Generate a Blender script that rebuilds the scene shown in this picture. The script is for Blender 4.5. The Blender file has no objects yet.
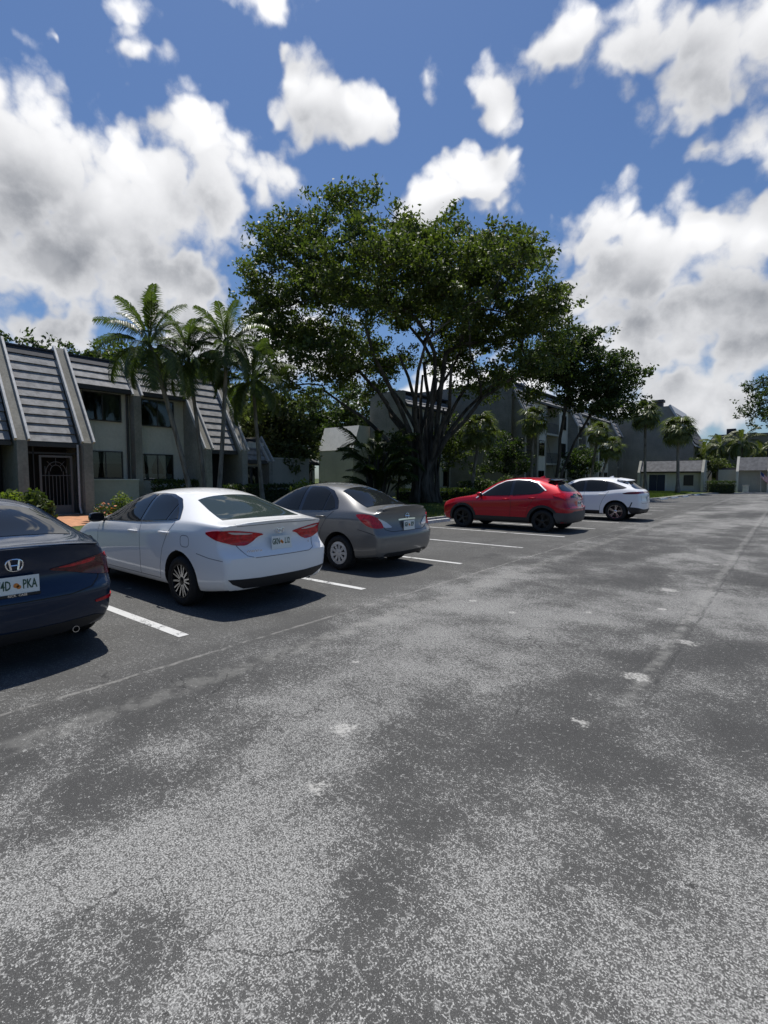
import bpy, bmesh, math, random
import numpy as np
from mathutils import Vector, Matrix
from mathutils.bvhtree import BVHTree
from mathutils.geometry import delaunay_2d_cdt

S = bpy.context.scene
COL = S.collection
R = math.radians

# ------------------------------------------------------------------ camera
# world: +Y runs along the parking aisle, the row of cars stands on the -X side, nose towards -X
EYE = 1.60
F_PX = 503.0
YAW = R(38.9)
PITCH = math.atan(34.0 / F_PX)
cam_d = bpy.data.cameras.new('camera')
cam = bpy.data.objects.new('camera', cam_d)
COL.objects.link(cam)
cam_d.sensor_fit = 'VERTICAL'
cam_d.sensor_height = 36.0
cam_d.lens = 36.0 * F_PX / 1024.0
cam_d.clip_start = 0.05
cam_d.clip_end = 2000
cam.location = (0, 0, EYE)
cam.rotation_euler = (R(90) - PITCH, 0, YAW)
S.camera = cam

# ------------------------------------------------------------------ sun, sky, exposure
SUN_EL, SUN_AZ = R(74), math.atan2(-0.80, 0.60)      # azimuth from +Y towards +X
to_sun = Vector((math.sin(SUN_AZ) * math.cos(SUN_EL), math.cos(SUN_AZ) * math.cos(SUN_EL), math.sin(SUN_EL)))
sun_d = bpy.data.lights.new('sun', 'SUN')
sun_d.energy = 4.2
sun_d.angle = R(0.5)
sun_d.color = (1.0, 0.965, 0.91)
sun = bpy.data.objects.new('sun', sun_d)
COL.objects.link(sun)
sun.location = to_sun * 60
sun.rotation_euler = to_sun.to_track_quat('Z', 'Y').to_euler()
S.view_settings.view_transform = 'Standard'
S.view_settings.look = 'None'
S.view_settings.exposure = 0.26
S.cycles.max_bounces = 6
S.cycles.diffuse_bounces = 3
S.cycles.glossy_bounces = 3
S.cycles.transparent_max_bounces = 8
S.view_settings.gamma = 1.0
S.view_settings.use_curve_mapping = False


class NT:
    """small helper to write node trees"""
    def __init__(self, tree):
        self.t = tree
    def n(self, typ, **kw):
        nd = self.t.nodes.new(typ)
        for k, v in kw.items():
            setattr(nd, k, v)
        return nd
    def link(self, a, b):
        self.t.links.new(a, b)
    def put(self, sock, v):
        if hasattr(v, 'is_linked'):
            self.link(v, sock)
        elif v is not None:
            sock.default_value = v
    def math(self, op, a, b=None, c=None, clamp=False):
        nd = self.n('ShaderNodeMath', operation=op)
        nd.use_clamp = clamp
        self.put(nd.inputs[0], a)
        if b is not None: self.put(nd.inputs[1], b)
        if c is not None: self.put(nd.inputs[2], c)
        return nd.outputs[0]
    def vmath(self, op, a, b=None, out=0):
        nd = self.n('ShaderNodeVectorMath', operation=op)
        self.put(nd.inputs[0], a)
        if b is not None: self.put(nd.inputs[1], b)
        return nd.outputs[out]
    def noise(self, vec, scale, detail=4, rough=0.5, dist=0.0, color=False):
        nd = self.n('ShaderNodeTexNoise')
        if vec is not None: self.put(nd.inputs['Vector'], vec)
        nd.inputs['Scale'].default_value = scale
        nd.inputs['Detail'].default_value = detail
        nd.inputs['Roughness'].default_value = rough
        nd.inputs['Distortion'].default_value = dist
        return nd.outputs['Color' if color else 'Fac']
    def voro(self, vec, scale, feature='F1', rnd=1.0, out='Distance'):
        nd = self.n('ShaderNodeTexVoronoi', feature=feature)
        if vec is not None: self.put(nd.inputs['Vector'], vec)
        nd.inputs['Scale'].default_value = scale
        nd.inputs['Randomness'].default_value = rnd
        return nd.outputs[out]
    def step(self, v, a, b, smooth=True, o0=0.0, o1=1.0):
        nd = self.n('ShaderNodeMapRange')
        nd.interpolation_type = 'SMOOTHSTEP' if smooth else 'LINEAR'
        self.put(nd.inputs[0], v)
        self.put(nd.inputs[1], a); self.put(nd.inputs[2], b)
        self.put(nd.inputs[3], o0); self.put(nd.inputs[4], o1)
        return nd.outputs[0]
    def mix(self, f, a, b, mode='MIX'):
        nd = self.n('ShaderNodeMix', data_type='RGBA', blend_type=mode)
        self.put(nd.inputs[0], f)
        self.put(nd.inputs[6], (*a, 1) if isinstance(a, tuple) and len(a) == 3 else a)
        self.put(nd.inputs[7], (*b, 1) if isinstance(b, tuple) and len(b) == 3 else b)
        return nd.outputs[2]


# ---- the sky: Nishita air with cumulus banks, laid out by compass bearing and elevation
def px_dir(x, y):
    """bearing (from +Y to +X) and elevation seen from the eye, read off the photograph"""
    v = cam.rotation_euler.to_matrix() @ Vector(((x - 384) / F_PX, (512 - y) / F_PX, -1)).normalized()
    return math.atan2(v.x, v.y), math.asin(v.z)


CLOUDS = [  # x, y, rx, ry (photo pixels at that bearing), weight
    (20, 165, 95, 95, 1.1), (-60, 230, 120, 120, 1.0), (85, 215, 95, 75, 1.0), (60, 268, 150, 62, 1.0), (175, 215, 80, 72, .95),
    (215, 235, 62, 75, .95), (205, 160, 55, 60, .85), (150, 265, 120, 55, 1.0), (258, 170, 52, 50, .75), (30, 330, 80, 26, .9),
    (200, 320, 90, 50, .9), (300, 330, 90, 60, .8),
    (130, 28, 26, 32, .70), (150, 64, 26, 28, .58), (66, 45, 18, 16, .46), (255, 4, 70, 20, .85), (315, 14, 34, 16, .55),
    (318, 92, 52, 44, 1.0), (350, 108, 46, 36, .95), (384, 106, 26, 36, 1.0), (281, 46, 20, 14, .5), (300, 70, 32, 28, .8),
    (434, 80, 26, 40, .68), (478, 66, 22, 40, .64), (492, 108, 20, 34, .62),
    (440, 196, 60, 40, 1.15), (470, 190, 50, 46, 1.15), (452, 172, 36, 30, 1.0), (500, 205, 24, 28, .8), (420, 205, 40, 30, .9),
    (558, 28, 66, 40, 1.0), (640, 28, 100, 62, 1.0), (720, 40, 90, 62, 1.0), (690, 90, 60, 46, .9), (668, 118, 38, 38, .8),
    (800, 0, 90, 60, 1.0), (745, 140, 56, 30, .9), (700, 152, 36, 24, .75), (790, 130, 60, 50, .9),
    (588, 232, 60, 50, 1.05), (640, 262, 90, 66, 1.1), (700, 240, 66, 42, 1.0), (760, 235, 66, 46, 1.0), (730, 290, 120, 70, 1.0),
    (640, 330, 90, 60, 1.0), (760, 350, 110, 70, 1.0), (690, 395, 140, 50, 1.0), (560, 290, 60, 60, .85), (850, 320, 120, 130, 1.0),
    (480, 400, 150, 50, .85), (-120, 380, 140, 60, .8),
    (1100, 300, 220, 120, .8), (-500, 250, 300, 120, .8),
]


def cloud_group(full):
    g = bpy.data.node_groups.new('cloud_density' if full else 'cloud_bulk', 'ShaderNodeTree')
    g.interface.new_socket('Vector', in_out='INPUT', socket_type='NodeSocketVector')
    g.interface.new_socket('Density', in_out='OUTPUT', socket_type='NodeSocketFloat')
    if full:
        for nm in ('Billow', 'Bulk'): g.interface.new_socket(nm, in_out='OUTPUT', socket_type='NodeSocketFloat')
    t = NT(g)
    gi, go = t.n('NodeGroupInput'), t.n('NodeGroupOutput')
    d = t.vmath('NORMALIZE', gi.outputs[0])
    d2 = d
    if full:
        w = t.vmath('SUBTRACT', t.noise(d, 5.5, 4, .62, color=True), (.5, .5, .5))
        sc = t.n('ShaderNodeVectorMath', operation='SCALE')
        t.link(w, sc.inputs[0]); sc.inputs['Scale'].default_value = .13
        d2 = t.vmath('NORMALIZE', t.vmath('ADD', d, sc.outputs[0]))
    sp = t.n('ShaderNodeSeparateXYZ'); t.link(d2, sp.inputs[0])
    az = t.math('ARCTAN2', sp.outputs[0], sp.outputs[1])
    el = t.math('ARCSINE', sp.outputs[2])
    cur = None
    ang = t.n('ShaderNodeCombineXYZ'); t.link(az, ang.inputs[0]); t.link(el, ang.inputs[1])
    for (x, y, rx, ry, wt) in CLOUDS:
        a, e = px_dir(x, y)
        a2, _ = px_dir(x + rx, y)
        _, e3 = px_dir(x, y - ry)
        k = 1.14 if rx > 40 else 1.0
        ra, re = max(abs(a2 - a) * k, .01), max(abs(e3 - e) * k, .01)
        q = t.n('ShaderNodeVectorMath', operation='MULTIPLY_ADD')
        t.link(ang.outputs[0], q.inputs[0]); q.inputs[1].default_value = (1 / ra, 1 / re, 0); q.inputs[2].default_value = (-a / ra, -e / re, 0)
        r = t.vmath('LENGTH', q.outputs[0], out='Value')
        b = t.math('MULTIPLY_ADD', r, -.8 * wt, 1.0 * wt)      # cone: wt at the heart, .2 wt at the rim
        cur = b if cur is None else t.math('SMOOTH_MAX', cur, b, .12)
    cur = t.math('MAXIMUM', cur, -.6)
    if not full:
        t.link(cur, go.inputs[0]); return g
    f1 = t.noise(d, 7.5, 8, .64)
    vo = t.n('ShaderNodeTexVoronoi', feature='F1')
    t.link(d2, vo.inputs['Vector']); vo.inputs['Scale'].default_value = 13; vo.inputs['Detail'].default_value = 1.6; vo.inputs['Roughness'].default_value = .55
    den = t.math('MULTIPLY_ADD', t.math('SUBTRACT', f1, .5), .95, cur)
    bil = t.math('SUBTRACT', .42, vo.outputs['Distance'])
    t.link(bil, go.inputs[1]); t.link(cur, go.inputs[2])
    den = t.math('MULTIPLY_ADD', bil, .62, den)
    t.link(den, go.inputs[0])
    return g


W = bpy.data.worlds.new('World')
S.world = W
W.use_nodes = True
wt = NT(W.node_tree)
for nd in list(W.node_tree.nodes): W.node_tree.nodes.remove(nd)
SKY_STRENGTH = 0.08
sky = wt.n('ShaderNodeTexSky', sky_type='NISHITA')
sky.sun_disc = False
sky.sun_elevation = SUN_EL
sky.sun_rotation = SUN_AZ
sky.altitude = 0
sky.air_density = 1.1
sky.dust_density = 0.6
sky.ozone_density = 3.0
tc = wt.n('ShaderNodeTexCoord')
dirv = tc.outputs['Generated']
cg, cg_bulk = cloud_group(True), cloud_group(False)
def dens(v, grp=None):
    g = wt.n('ShaderNodeGroup'); g.node_tree = grp or cg
    wt.link(v, g.inputs[0]); return g.outputs[0]
gfull = wt.n('ShaderNodeGroup'); gfull.node_tree = cg
wt.link(dirv, gfull.inputs[0])
D0, BIL, B0 = gfull.outputs[0], gfull.outputs[1], gfull.outputs[2]
B2 = dens(wt.vmath('ADD', dirv, (to_sun.x * .06, to_sun.y * .06, .085)), cg_bulk)
cover = wt.step(D0, -.04, .34)
thick = wt.step(D0, .18, .85)
relief = wt.math('MULTIPLY_ADD', BIL, .50, wt.math('MULTIPLY', wt.math('SUBTRACT', B0, B2), .55))
base = wt.math('MULTIPLY', wt.step(B2, .10, .85), thick)
lit = wt.math('ADD', wt.math('MULTIPLY_ADD', relief, .80, .84), wt.math('MULTIPLY', base, -.66), clamp=True)
CL = 1.0 / SKY_STRENGTH
ccol = wt.mix(lit, (.215 * CL, .228 * CL, .255 * CL), (.90 * CL, .90 * CL, .91 * CL))
skyc = wt.mix(1.0, sky.outputs[0], (.66, .79, .97), 'MULTIPLY')
final = wt.mix(wt.math('MULTIPLY', cover, .98), skyc, ccol)
bg = wt.n('ShaderNodeBackground'); bg.inputs[1].default_value = SKY_STRENGTH
wt.link(final, bg.inputs[0])
wo = wt.n('ShaderNodeOutputWorld'); wt.link(bg.outputs[0], wo.inputs[0])
W.cycles.sampling_method = 'MANUAL'
W.cycles.sample_map_resolution = 512

# ------------------------------------------------------------------ materials
def new_mat(name):
    m = bpy.data.materials.new(name)
    m.use_nodes = True
    t = NT(m.node_tree)
    b = m.node_tree.nodes['Principled BSDF']
    return m, t, b


def simple(name, col, rough=.5, metal=0.0, coat=0.0, spec=.5, var=0.0, scale=8, bump=0.0, bscale=60, emis=None):
    m, t, b = new_mat(name)
    b.inputs['Roughness'].default_value = rough
    b.inputs['Metallic'].default_value = metal
    b.inputs['Specular IOR Level'].default_value = spec
    b.inputs['Coat Weight'].default_value = coat
    b.inputs['Coat Roughness'].default_value = .03
    if var > 0:
        o = t.n('ShaderNodeTexCoord').outputs['Object']
        f = t.noise(o, scale, 6, .6)
        c = t.mix(t.step(f, .3, .7), tuple(x * (1 - var) for x in col), tuple(min(1, x * (1 + var)) for x in col))
        t.link(c, b.inputs['Base Color'])
    else:
        b.inputs['Base Color'].default_value = (*col, 1)
    if bump > 0:
        o = t.n('ShaderNodeTexCoord').outputs['Object']
        bp = t.n('ShaderNodeBump'); bp.inputs['Strength'].default_value = bump; bp.inputs['Distance'].default_value = .02
        t.link(t.noise(o, bscale, 5, .6), bp.inputs['Height']); t.link(bp.outputs[0], b.inputs['Normal'])
    return m


def paint(name, col, metal=.0, rough=.35, flake=0.0, dust=.03):
    m, t, b = new_mat(name)
    o = t.n('ShaderNodeTexCoord').outputs['Object']
    # road film: a little dust low on the panels
    f = t.noise(o, 3.0, 6, .6)
    c = t.mix(t.step(f, .35, .8, o1=.10), col, tuple(x * .8 + dust for x in col))
    if flake:
        k = t.noise(o, 900, 1, .5)
        c = t.mix(t.step(k, .35, .65, o1=flake), c, tuple(min(1, x * 1.7 + .02) for x in col))
    t.link(c, b.inputs['Base Color'])
    b.inputs['Metallic'].default_value = metal
    b.inputs['Roughness'].default_value = rough
    b.inputs['Coat Weight'].default_value = 1.0
    b.inputs['Coat IOR'].default_value = 1.42
    b.inputs['Specular IOR Level'].default_value = .12
    t.link(t.step(f, .3, .8, o0=.02, o1=.07), b.inputs['Coat Roughness'])
    return m


def glass_dark(name, col=(.012, .014, .016), rough=.02):
    return simple(name, col, rough, 0, 0, .26)


def leaf_mat(name, c0, c1, rough=.5, trans=.38):
    m, t, b = new_mat(name)
    geo = t.n('ShaderNodeNewGeometry')
    rnd = geo.outputs['Random Per Island']
    o = t.n('ShaderNodeTexCoord').outputs['Object']
    f = t.math('ADD', t.math('MULTIPLY', rnd, .6), t.math('MULTIPLY', t.noise(o, .8, 3, .5), .6))
    c = t.mix(t.step(f, .15, .95), c0, c1)
    t.link(c, b.inputs['Base Color'])
    b.inputs['Roughness'].default_value = rough
    b.inputs['Specular IOR Level'].default_value = .35
    tr = t.n('ShaderNodeBsdfTranslucent')
    t.link(t.mix(1.0, c, (1.3, 1.5, .6), 'MULTIPLY'), tr.inputs[0])
    mx = t.n('ShaderNodeMixShader'); mx.inputs[0].default_value = trans
    t.link(b.outputs[0], mx.inputs[1]); t.link(tr.outputs[0], mx.inputs[2])
    t.link(mx.outputs[0], m.node_tree.nodes['Material Output'].inputs[0])
    return m


M = {}
M['white_paint'] = paint('white_car_paint', (.80, .795, .78), 0, .4)
M['navy_paint'] = paint('navy_car_paint', (.003, .015, .040), .2, .35, .15, .002)
M['grey_paint'] = paint('grey_car_paint', (.155, .153, .148), .45, .38, .3)
M['red_paint'] = paint('red_car_paint', (.36, .004, .014), .2, .35, .2, .004)
M['pearl_paint'] = paint('pearl_white_car_paint', (.74, .75, .77), 0, .4)
M['glass'] = glass_dark('tinted_glass')
M['glass_green'] = glass_dark('greenish_rear_glass', (.03, .042, .04))
M['black_gloss'] = simple('gloss_black_trim', (.008, .008, .009), .15, 0, .6)
M['black_plastic'] = simple('black_plastic', (.018, .018, .019), .55, 0, 0, .4)
M['grey_plastic'] = simple('grey_plastic', (.05, .05, .052), .55)
M['rubber'] = simple('tyre_rubber', (.016, .016, .016), .75, 0, 0, .3, .3, 30)
M['alloy'] = simple('silver_alloy', (.62, .63, .65), .25, 1.0)
M['hubcap'] = simple('silver_hubcap', (.55, .56, .58), .35, .6)
M['dark_alloy'] = simple('dark_alloy', (.05, .05, .055), .3, .8)
M['black_alloy'] = simple('black_alloy', (.012, .012, .013), .3, .3)
M['silver_trim'] = simple('silver_trim', (.78, .79, .80), .35, .4)
M['chrome'] = simple('chrome', (.85, .86, .88), .08, 1.0)
M['red_lens'] = simple('red_lens', (.46, .006, .014), .12, 0, .25, .4, .35, 25)
M['dark_red_lens'] = simple('smoked_red_lens', (.075, .005, .009), .10, 0, .3, .4, .4, 25)
M['clear_lens'] = simple('clear_lens', (.55, .52, .52), .08, .2, 1.0)
M['seam'] = simple('panel_gap_black', (.01, .01, .01), .8)
M['seam_light'] = simple('panel_gap_grey', (.16, .16, .165), .8)
M['plate'] = simple('licence_plate_white', (.72, .74, .70), .35, 0, .3)
M['plate_text'] = simple('licence_plate_green', (.02, .07, .04), .5)
M['plate_orange'] = simple('licence_plate_orange', (.62, .20, .03), .5)
M['skin_dark'] = simple('wheel_well_black', (.010, .010, .010), .9)

# ------------------------------------------------------------------ mesh helpers
class MB:
    def __init__(self):
        self.v, self.f, self.mi = [], [], []
    def add(self, vs, fs, mi=0):
        o = len(self.v)
        self.v += [tuple(p) for p in vs]
        self.f += [tuple(i + o for i in f) for f in fs]
        self.mi += [mi] * len(fs)
    def box(self, x0, x1, y0, y1, z0, z1, mi=0):
        vs = [(x, y, z) for x in (x0, x1) for y in (y0, y1) for z in (z0, z1)]
        self.add(vs, [(0, 1, 3, 2), (4, 6, 7, 5), (0, 4, 5, 1), (2, 3, 7, 6), (0, 2, 6, 4), (1, 5, 7, 3)], mi)
    def prism_y(self, poly, y0, y1, mi=0):
        """poly of (x,z) swept along y"""
        n = len(poly)
        a = sum(poly[i][0] * poly[(i + 1) % n][1] - poly[(i + 1) % n][0] * poly[i][1] for i in range(n))
        if a < 0: poly = poly[::-1]
        vs = [(x, y0, z) for x, z in poly] + [(x, y1, z) for x, z in poly]
        fs = [tuple(range(n)), tuple(range(2 * n - 1, n - 1, -1))]
        fs += [(i, i + n, (i + 1) % n + n, (i + 1) % n) for i in range(n)]
        self.add(vs, fs, mi)
    def prism_x(self, poly, x0, x1, mi=0):
        """poly of (y,z) swept along x"""
        n = len(poly)
        a = sum(poly[i][0] * poly[(i + 1) % n][1] - poly[(i + 1) % n][0] * poly[i][1] for i in range(n))
        if a < 0: poly = poly[::-1]
        vs = [(x0, y, z) for y, z in poly] + [(x1, y, z) for y, z in poly]
        fs = [tuple(range(n - 1, -1, -1)), tuple(range(n, 2 * n))]
        fs += [(i, (i + 1) % n, (i + 1) % n + n, i + n) for i in range(n)]
        self.add(vs, fs, mi)
    def prism_z(self, poly, z0, z1, mi=0):
        n = len(poly)
        a = sum(poly[i][0] * poly[(i + 1) % n][1] - poly[(i + 1) % n][0] * poly[i][1] for i in range(n))
        if a < 0: poly = poly[::-1]
        vs = [(x, y, z0) for x, y in poly] + [(x, y, z1) for x, y in poly]
        fs = [tuple(range(n - 1, -1, -1)), tuple(range(n, 2 * n))]
        fs += [(i, (i + 1) % n, (i + 1) % n + n, i + n) for i in range(n)]
        self.add(vs, fs, mi)
    def tube(self, pts, rad, n=8, mi=0, cap=True):
        pts = [Vector(p) for p in pts]
        if not isinstance(rad, (list, tuple)): rad = [rad] * len(pts)
        rings, up = [], None
        for i, p in enumerate(pts):
            d = (pts[min(i + 1, len(pts) - 1)] - pts[max(i - 1, 0)])
            d = d.normalized() if d.length > 1e-9 else Vector((0, 0, 1))
            if up is None:
                up = d.orthogonal().normalized()
            else:
                up = (up - d * up.dot(d))
                up = up.normalized() if up.length > 1e-6 else d.orthogonal().normalized()
            s = d.cross(up)
            rings.append([p + (up * math.cos(2 * math.pi * k / n) + s * math.sin(2 * math.pi * k / n)) * rad[i] for k in range(n)])
        vs = [q for r in rings for q in r]
        fs = []
        for i in range(len(pts) - 1):
            for k in range(n):
                a, b = i * n + k, i * n + (k + 1) % n
                fs.append((a, b, b + n, a + n))
        if cap:
            fs.append(tuple(range(n - 1, -1, -1)))
            fs.append(tuple(range((len(pts) - 1) * n, len(pts) * n)))
        self.add(vs, fs, mi)
    def lathe(self, prof, axis='y', n=32, c=(0, 0, 0), mi=0):
        """prof: (r, h) rings about an axis"""
        vs, fs = [], []
        for r, h in prof:
            for k in range(n):
                a = 2 * math.pi * k / n
                u, w = r * math.cos(a), r * math.sin(a)
                p = (u, h, w) if axis == 'y' else ((u, w, h) if axis == 'z' else (h, u, w))
                vs.append((p[0] + c[0], p[1] + c[1], p[2] + c[2]))
        for i in range(len(prof) - 1):
            for k in range(n):
                a, b = i * n + k, i * n + (k + 1) % n
                fs.append((a, a + n, b + n, b))
        self.add(vs, fs, mi)
    def mesh(self, name, mats, smooth=False, sharp=None):
        me = bpy.data.meshes.new(name)
        me.from_pydata(self.v, [], self.f)
        for m in (mats if isinstance(mats, (list, tuple)) else [mats]): me.materials.append(m)
        me.polygons.foreach_set('material_index', self.mi)
        if smooth:
            me.shade_smooth()
            if sharp: me.set_sharp_from_angle(angle=R(sharp))
        me.update()
        return me
    def build(self, name, mats, parent=None, loc=(0, 0, 0), smooth=False, sharp=None):
        return link(name, self.mesh(name, mats, smooth, sharp), parent, loc)


def link(name, data, parent=None, loc=(0, 0, 0)):
    o = bpy.data.objects.new(name, data)
    COL.objects.link(o)
    o.location = loc
    if parent is not None: o.parent = parent
    return o


def tag(o, label=None, cat=None, group=None, kind=None):
    if label: o['label'] = label
    if cat: o['category'] = cat
    if group: o['group'] = group
    if kind: o['kind'] = kind
    return o


def thing(name, label, cat, loc=(0, 0, 0), rz=0, group=None):
    o = link(name, None, None, loc)
    o.rotation_euler = (0, 0, rz)
    return tag(o, label, cat, group)


def copy_tree(o, parent=None):
    c = o.copy(); COL.objects.link(c)
    c.parent = parent
    for ch in list(o.children): copy_tree(ch, c)
    return c


def np_mesh(name, verts, faces_quads, mat):
    """fast mesh from arrays: verts (N,3), quads (M,4)"""
    me = bpy.data.meshes.new(name)
    v = np.asarray(verts, dtype=np.float32); q = np.asarray(faces_quads, dtype=np.int32)
    me.vertices.add(len(v)); me.vertices.foreach_set('co', v.ravel())
    me.loops.add(q.size); me.loops.foreach_set('vertex_index', q.ravel())
    me.polygons.add(len(q)); me.polygons.foreach_set('loop_start', np.arange(0, q.size, q.shape[1], dtype=np.int32))
    me.update(calc_edges=True)
    me.materials.append(mat)
    return me


def text_mesh(s, size, mat, name):
    c = bpy.data.curves.new(name, 'FONT')
    c.body = s; c.size = size; c.extrude = .0015; c.offset = size * .018; c.align_x = 'CENTER'; c.align_y = 'CENTER'; c.resolution_u = 2
    o = bpy.data.objects.new(name, c); COL.objects.link(o)
    dg = bpy.context.evaluated_depsgraph_get()
    me = bpy.data.meshes.new_from_object(o.evaluated_get(dg))
    bpy.data.objects.remove(o); bpy.data.curves.remove(c)
    me.materials.clear(); me.materials.append(mat)
    me.name = name
    return me


def lerp(a, b, t): return a + (b - a) * t


def interp(tab, x):
    """Catmull-Rom-ish (monotone) interpolation of a (x, v) table"""
    xs = [p[0] for p in tab]; vs = [p[1] for p in tab]
    if x <= xs[0]: return vs[0]
    if x >= xs[-1]: return vs[-1]
    for i in range(len(xs) - 1):
        if x <= xs[i + 1]:
            h = xs[i + 1] - xs[i]; t = (x - xs[i]) / h
            d = (vs[i + 1] - vs[i]) / h
            def sl(k):
                if k == 0 or k == len(xs) - 1:
                    j = 0 if k == 0 else k - 1
                    return (vs[j + 1] - vs[j]) / (xs[j + 1] - xs[j])
                a = (vs[k] - vs[k - 1]) / (xs[k] - xs[k - 1]); b = (vs[k + 1] - vs[k]) / (xs[k + 1] - xs[k])
                return 0 if a * b <= 0 else 2 * a * b / (a + b)
            m0, m1 = sl(i), sl(i + 1)
            return ((2 * t**3 - 3 * t * t + 1) * vs[i] + (t**3 - 2 * t * t + t) * h * m0 + (-2 * t**3 + 3 * t * t) * vs[i + 1] + (t**3 - t * t) * h * m1)
    return vs[-1]


def chaikin(poly, it=2, c=.25, closed=True):
    for _ in range(it):
        out = []
        n = len(poly)
        for i in range(n if closed else n - 1):
            a, b = poly[i], poly[(i + 1) % n]
            out.append((lerp(a[0], b[0], c), lerp(a[1], b[1], c)))
            out.append((lerp(a[0], b[0], 1 - c), lerp(a[1], b[1], 1 - c)))
        if not closed: out = [poly[0]] + out + [poly[-1]]
        poly = out
    return poly

# ------------------------------------------------------------------ cars
def sstep(a, b, x):
    t = max(0, min(1, (x - a) / (b - a))); return t * t * (3 - 2 * t)


def car_surface(c):
    """cage of a car body (x: 0 nose .. L tail, y across, z up), subdivided; returns mesh and BVH"""
    L, Wd, zb = c['L'], c['W'], c['zb']
    def section(x):
        hw = Wd * interp(c['plan'], x)
        bl, zt = interp(c['belt'], x), interp(c['top'], x)
        zbx = zb + interp(c.get('rocker', [(0, .03), (.5, 0), (L - .6, 0), (L, .06)]), x)
        h = max(zt - bl, .02)
        s = sstep(.10, .36, h)
        rail = zt - lerp(.45 * h, interp(c['drop'], x), s)
        rw = lerp(.80 * hw, interp(c['rw'], x), s)
        sh = c.get('shoulder', .955)
        pts = [(0, zbx), (.31 * hw * .86, zbx), (.62 * hw * .86, zbx), (.86 * hw, zbx),
               (.945 * hw, zbx + .03), (.975 * hw, zbx + .15), (hw, lerp(zbx, bl, .52)), (hw, lerp(zbx, bl, .66)), (.995 * hw, bl - .13), (sh * hw, bl),
               (lerp(.90 * hw, lerp(.93 * hw, rw, .42), s), lerp(bl + .28 * (zt - bl), bl + .5 * (rail - bl), s)),
               (rw, rail), (.64 * rw, zt - .30 * (zt - rail)), (.32 * rw, zt - .07 * (zt - rail)), (0, zt)]
        return pts
    xs = c['stations']
    xr0, xf0 = c.get('xr0', L - .9), c.get('xf0', .7)
    bowr, bowf = c.get('bowr', .10), c.get('bowf', .16)
    tail = lambda z: L - interp(c['tail'], z)
    nose = lambda z: interp(c['nose'], z)
    bm = bmesh.new()
    rings = []
    for x in xs:
        ring = []
        for (y, z) in section(x):
            X = x
            if x > xr0:
                u = (x - xr0) / (L - xr0); X = lerp(xr0, tail(z) - bowr * abs(y / Wd) ** 2, u)
            elif x < xf0:
                u = (xf0 - x) / xf0; X = lerp(xf0, nose(z) + bowf * abs(y / Wd) ** 2, u)
            ring.append(bm.verts.new((X, -y, z)))
        rings.append(ring)
    n = len(rings[0])
    cr = bm.edges.layers.float.get('crease_edge') or bm.edges.layers.float.new('crease_edge')
    def quad(a, b, cc, d):
        return bm.faces.new((a, b, cc, d))
    for i in range(len(rings) - 1):
        for j in range(n - 1):
            quad(rings[i][j], rings[i][j + 1], rings[i + 1][j + 1], rings[i + 1][j])
    for end, ring in (('r', rings[-1]), ('f', rings[0])):
        bot, side, top = ring[0:4], ring[4:11], ring[14:10:-1]     # top: t0,t1,t2,t3 = columns 0..3
        rows = [list(bot)]
        for k, sv in enumerate(side):
            y, z = -sv.co.y, sv.co.z
            row = []
            for fr in (0, .31, .62):
                yy = y * fr
                X = (tail(z) - bowr * (yy / Wd) ** 2) if end == 'r' else (nose(z) + bowf * (yy / Wd) ** 2)
                row.append(bm.verts.new((X, -yy, z)))
            rows.append(row + [sv])
        rows.append(list(top))
        if end == 'r': frows = rows
        for a in range(len(rows) - 1):
            for b in range(3):
                f = (rows[a][b], rows[a][b + 1], rows[a + 1][b + 1], rows[a + 1][b])
                quad(*(f if end == 'f' else f[::-1]))
    ck = c.get('crease', {})
    for j, v in ck.items():                                       # lengthwise crease lines
        for i in range(len(rings) - 1):
            e = bm.edges.get((rings[i][j], rings[i + 1][j]))
            if e: e[cr] = v
    for k, v in c.get('fcrease', {6: .7}).items():                # bumper ledge across the tail
        for b in range(3):
            e = bm.edges.get((frows[k - 4 + 1][b], frows[k - 4 + 1][b + 1]))
            if e: e[cr] = v
    for i in (len(rings) - 4, len(rings) - 3, len(rings) - 2):
        e = bm.edges.get((rings[i][6], rings[i + 1][6]))
        if e: e[cr] = .5
    if 'lip' in c:                                                # crisp trailing edge of the boot lid / roof
        for j in range(10, n - 1):
            e = bm.edges.get((rings[-1][j], rings[-1][j + 1]))
            if e: e[cr] = c['lip']
    geom = bm.verts[:] + bm.edges[:] + bm.faces[:]
    bmesh.ops.mirror(bm, geom=geom, axis='Y', merge_dist=.0005)
    bmesh.ops.recalc_face_normals(bm, faces=bm.faces)
    me = bpy.data.meshes.new('cage'); bm.to_mesh(me); bm.free()
    o = bpy.data.objects.new('cage', me); COL.objects.link(o)
    md = o.modifiers.new('sub', 'SUBSURF'); md.levels = 2; md.render_levels = 2
    dg = bpy.context.evaluated_depsgraph_get()
    sub = bpy.data.meshes.new_from_object(o.evaluated_get(dg))
    bm = bmesh.new(); bm.from_mesh(sub); bvh = BVHTree.FromBMesh(bm); bm.free()
    # wheel arches
    cb = MB()
    for ax in c['axles']:
        for s in (-1, 1):
            y0, y1 = s * (Wd - .30), s * (Wd + .25)
            cb.lathe([(.0001, y0), (c['arch'], y0), (c['arch'], y1), (.0001, y1)], 'y', 56, (ax, 0, c['wr'] + .01))
    cm = cb.mesh('cut', [])
    bm = bmesh.new(); bm.from_mesh(cm); bmesh.ops.remove_doubles(bm, verts=bm.verts, dist=.0005)
    bmesh.ops.recalc_face_normals(bm, faces=bm.faces); bm.to_mesh(cm); bm.free()
    co = bpy.data.objects.new('cut', cm); COL.objects.link(co)
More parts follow.
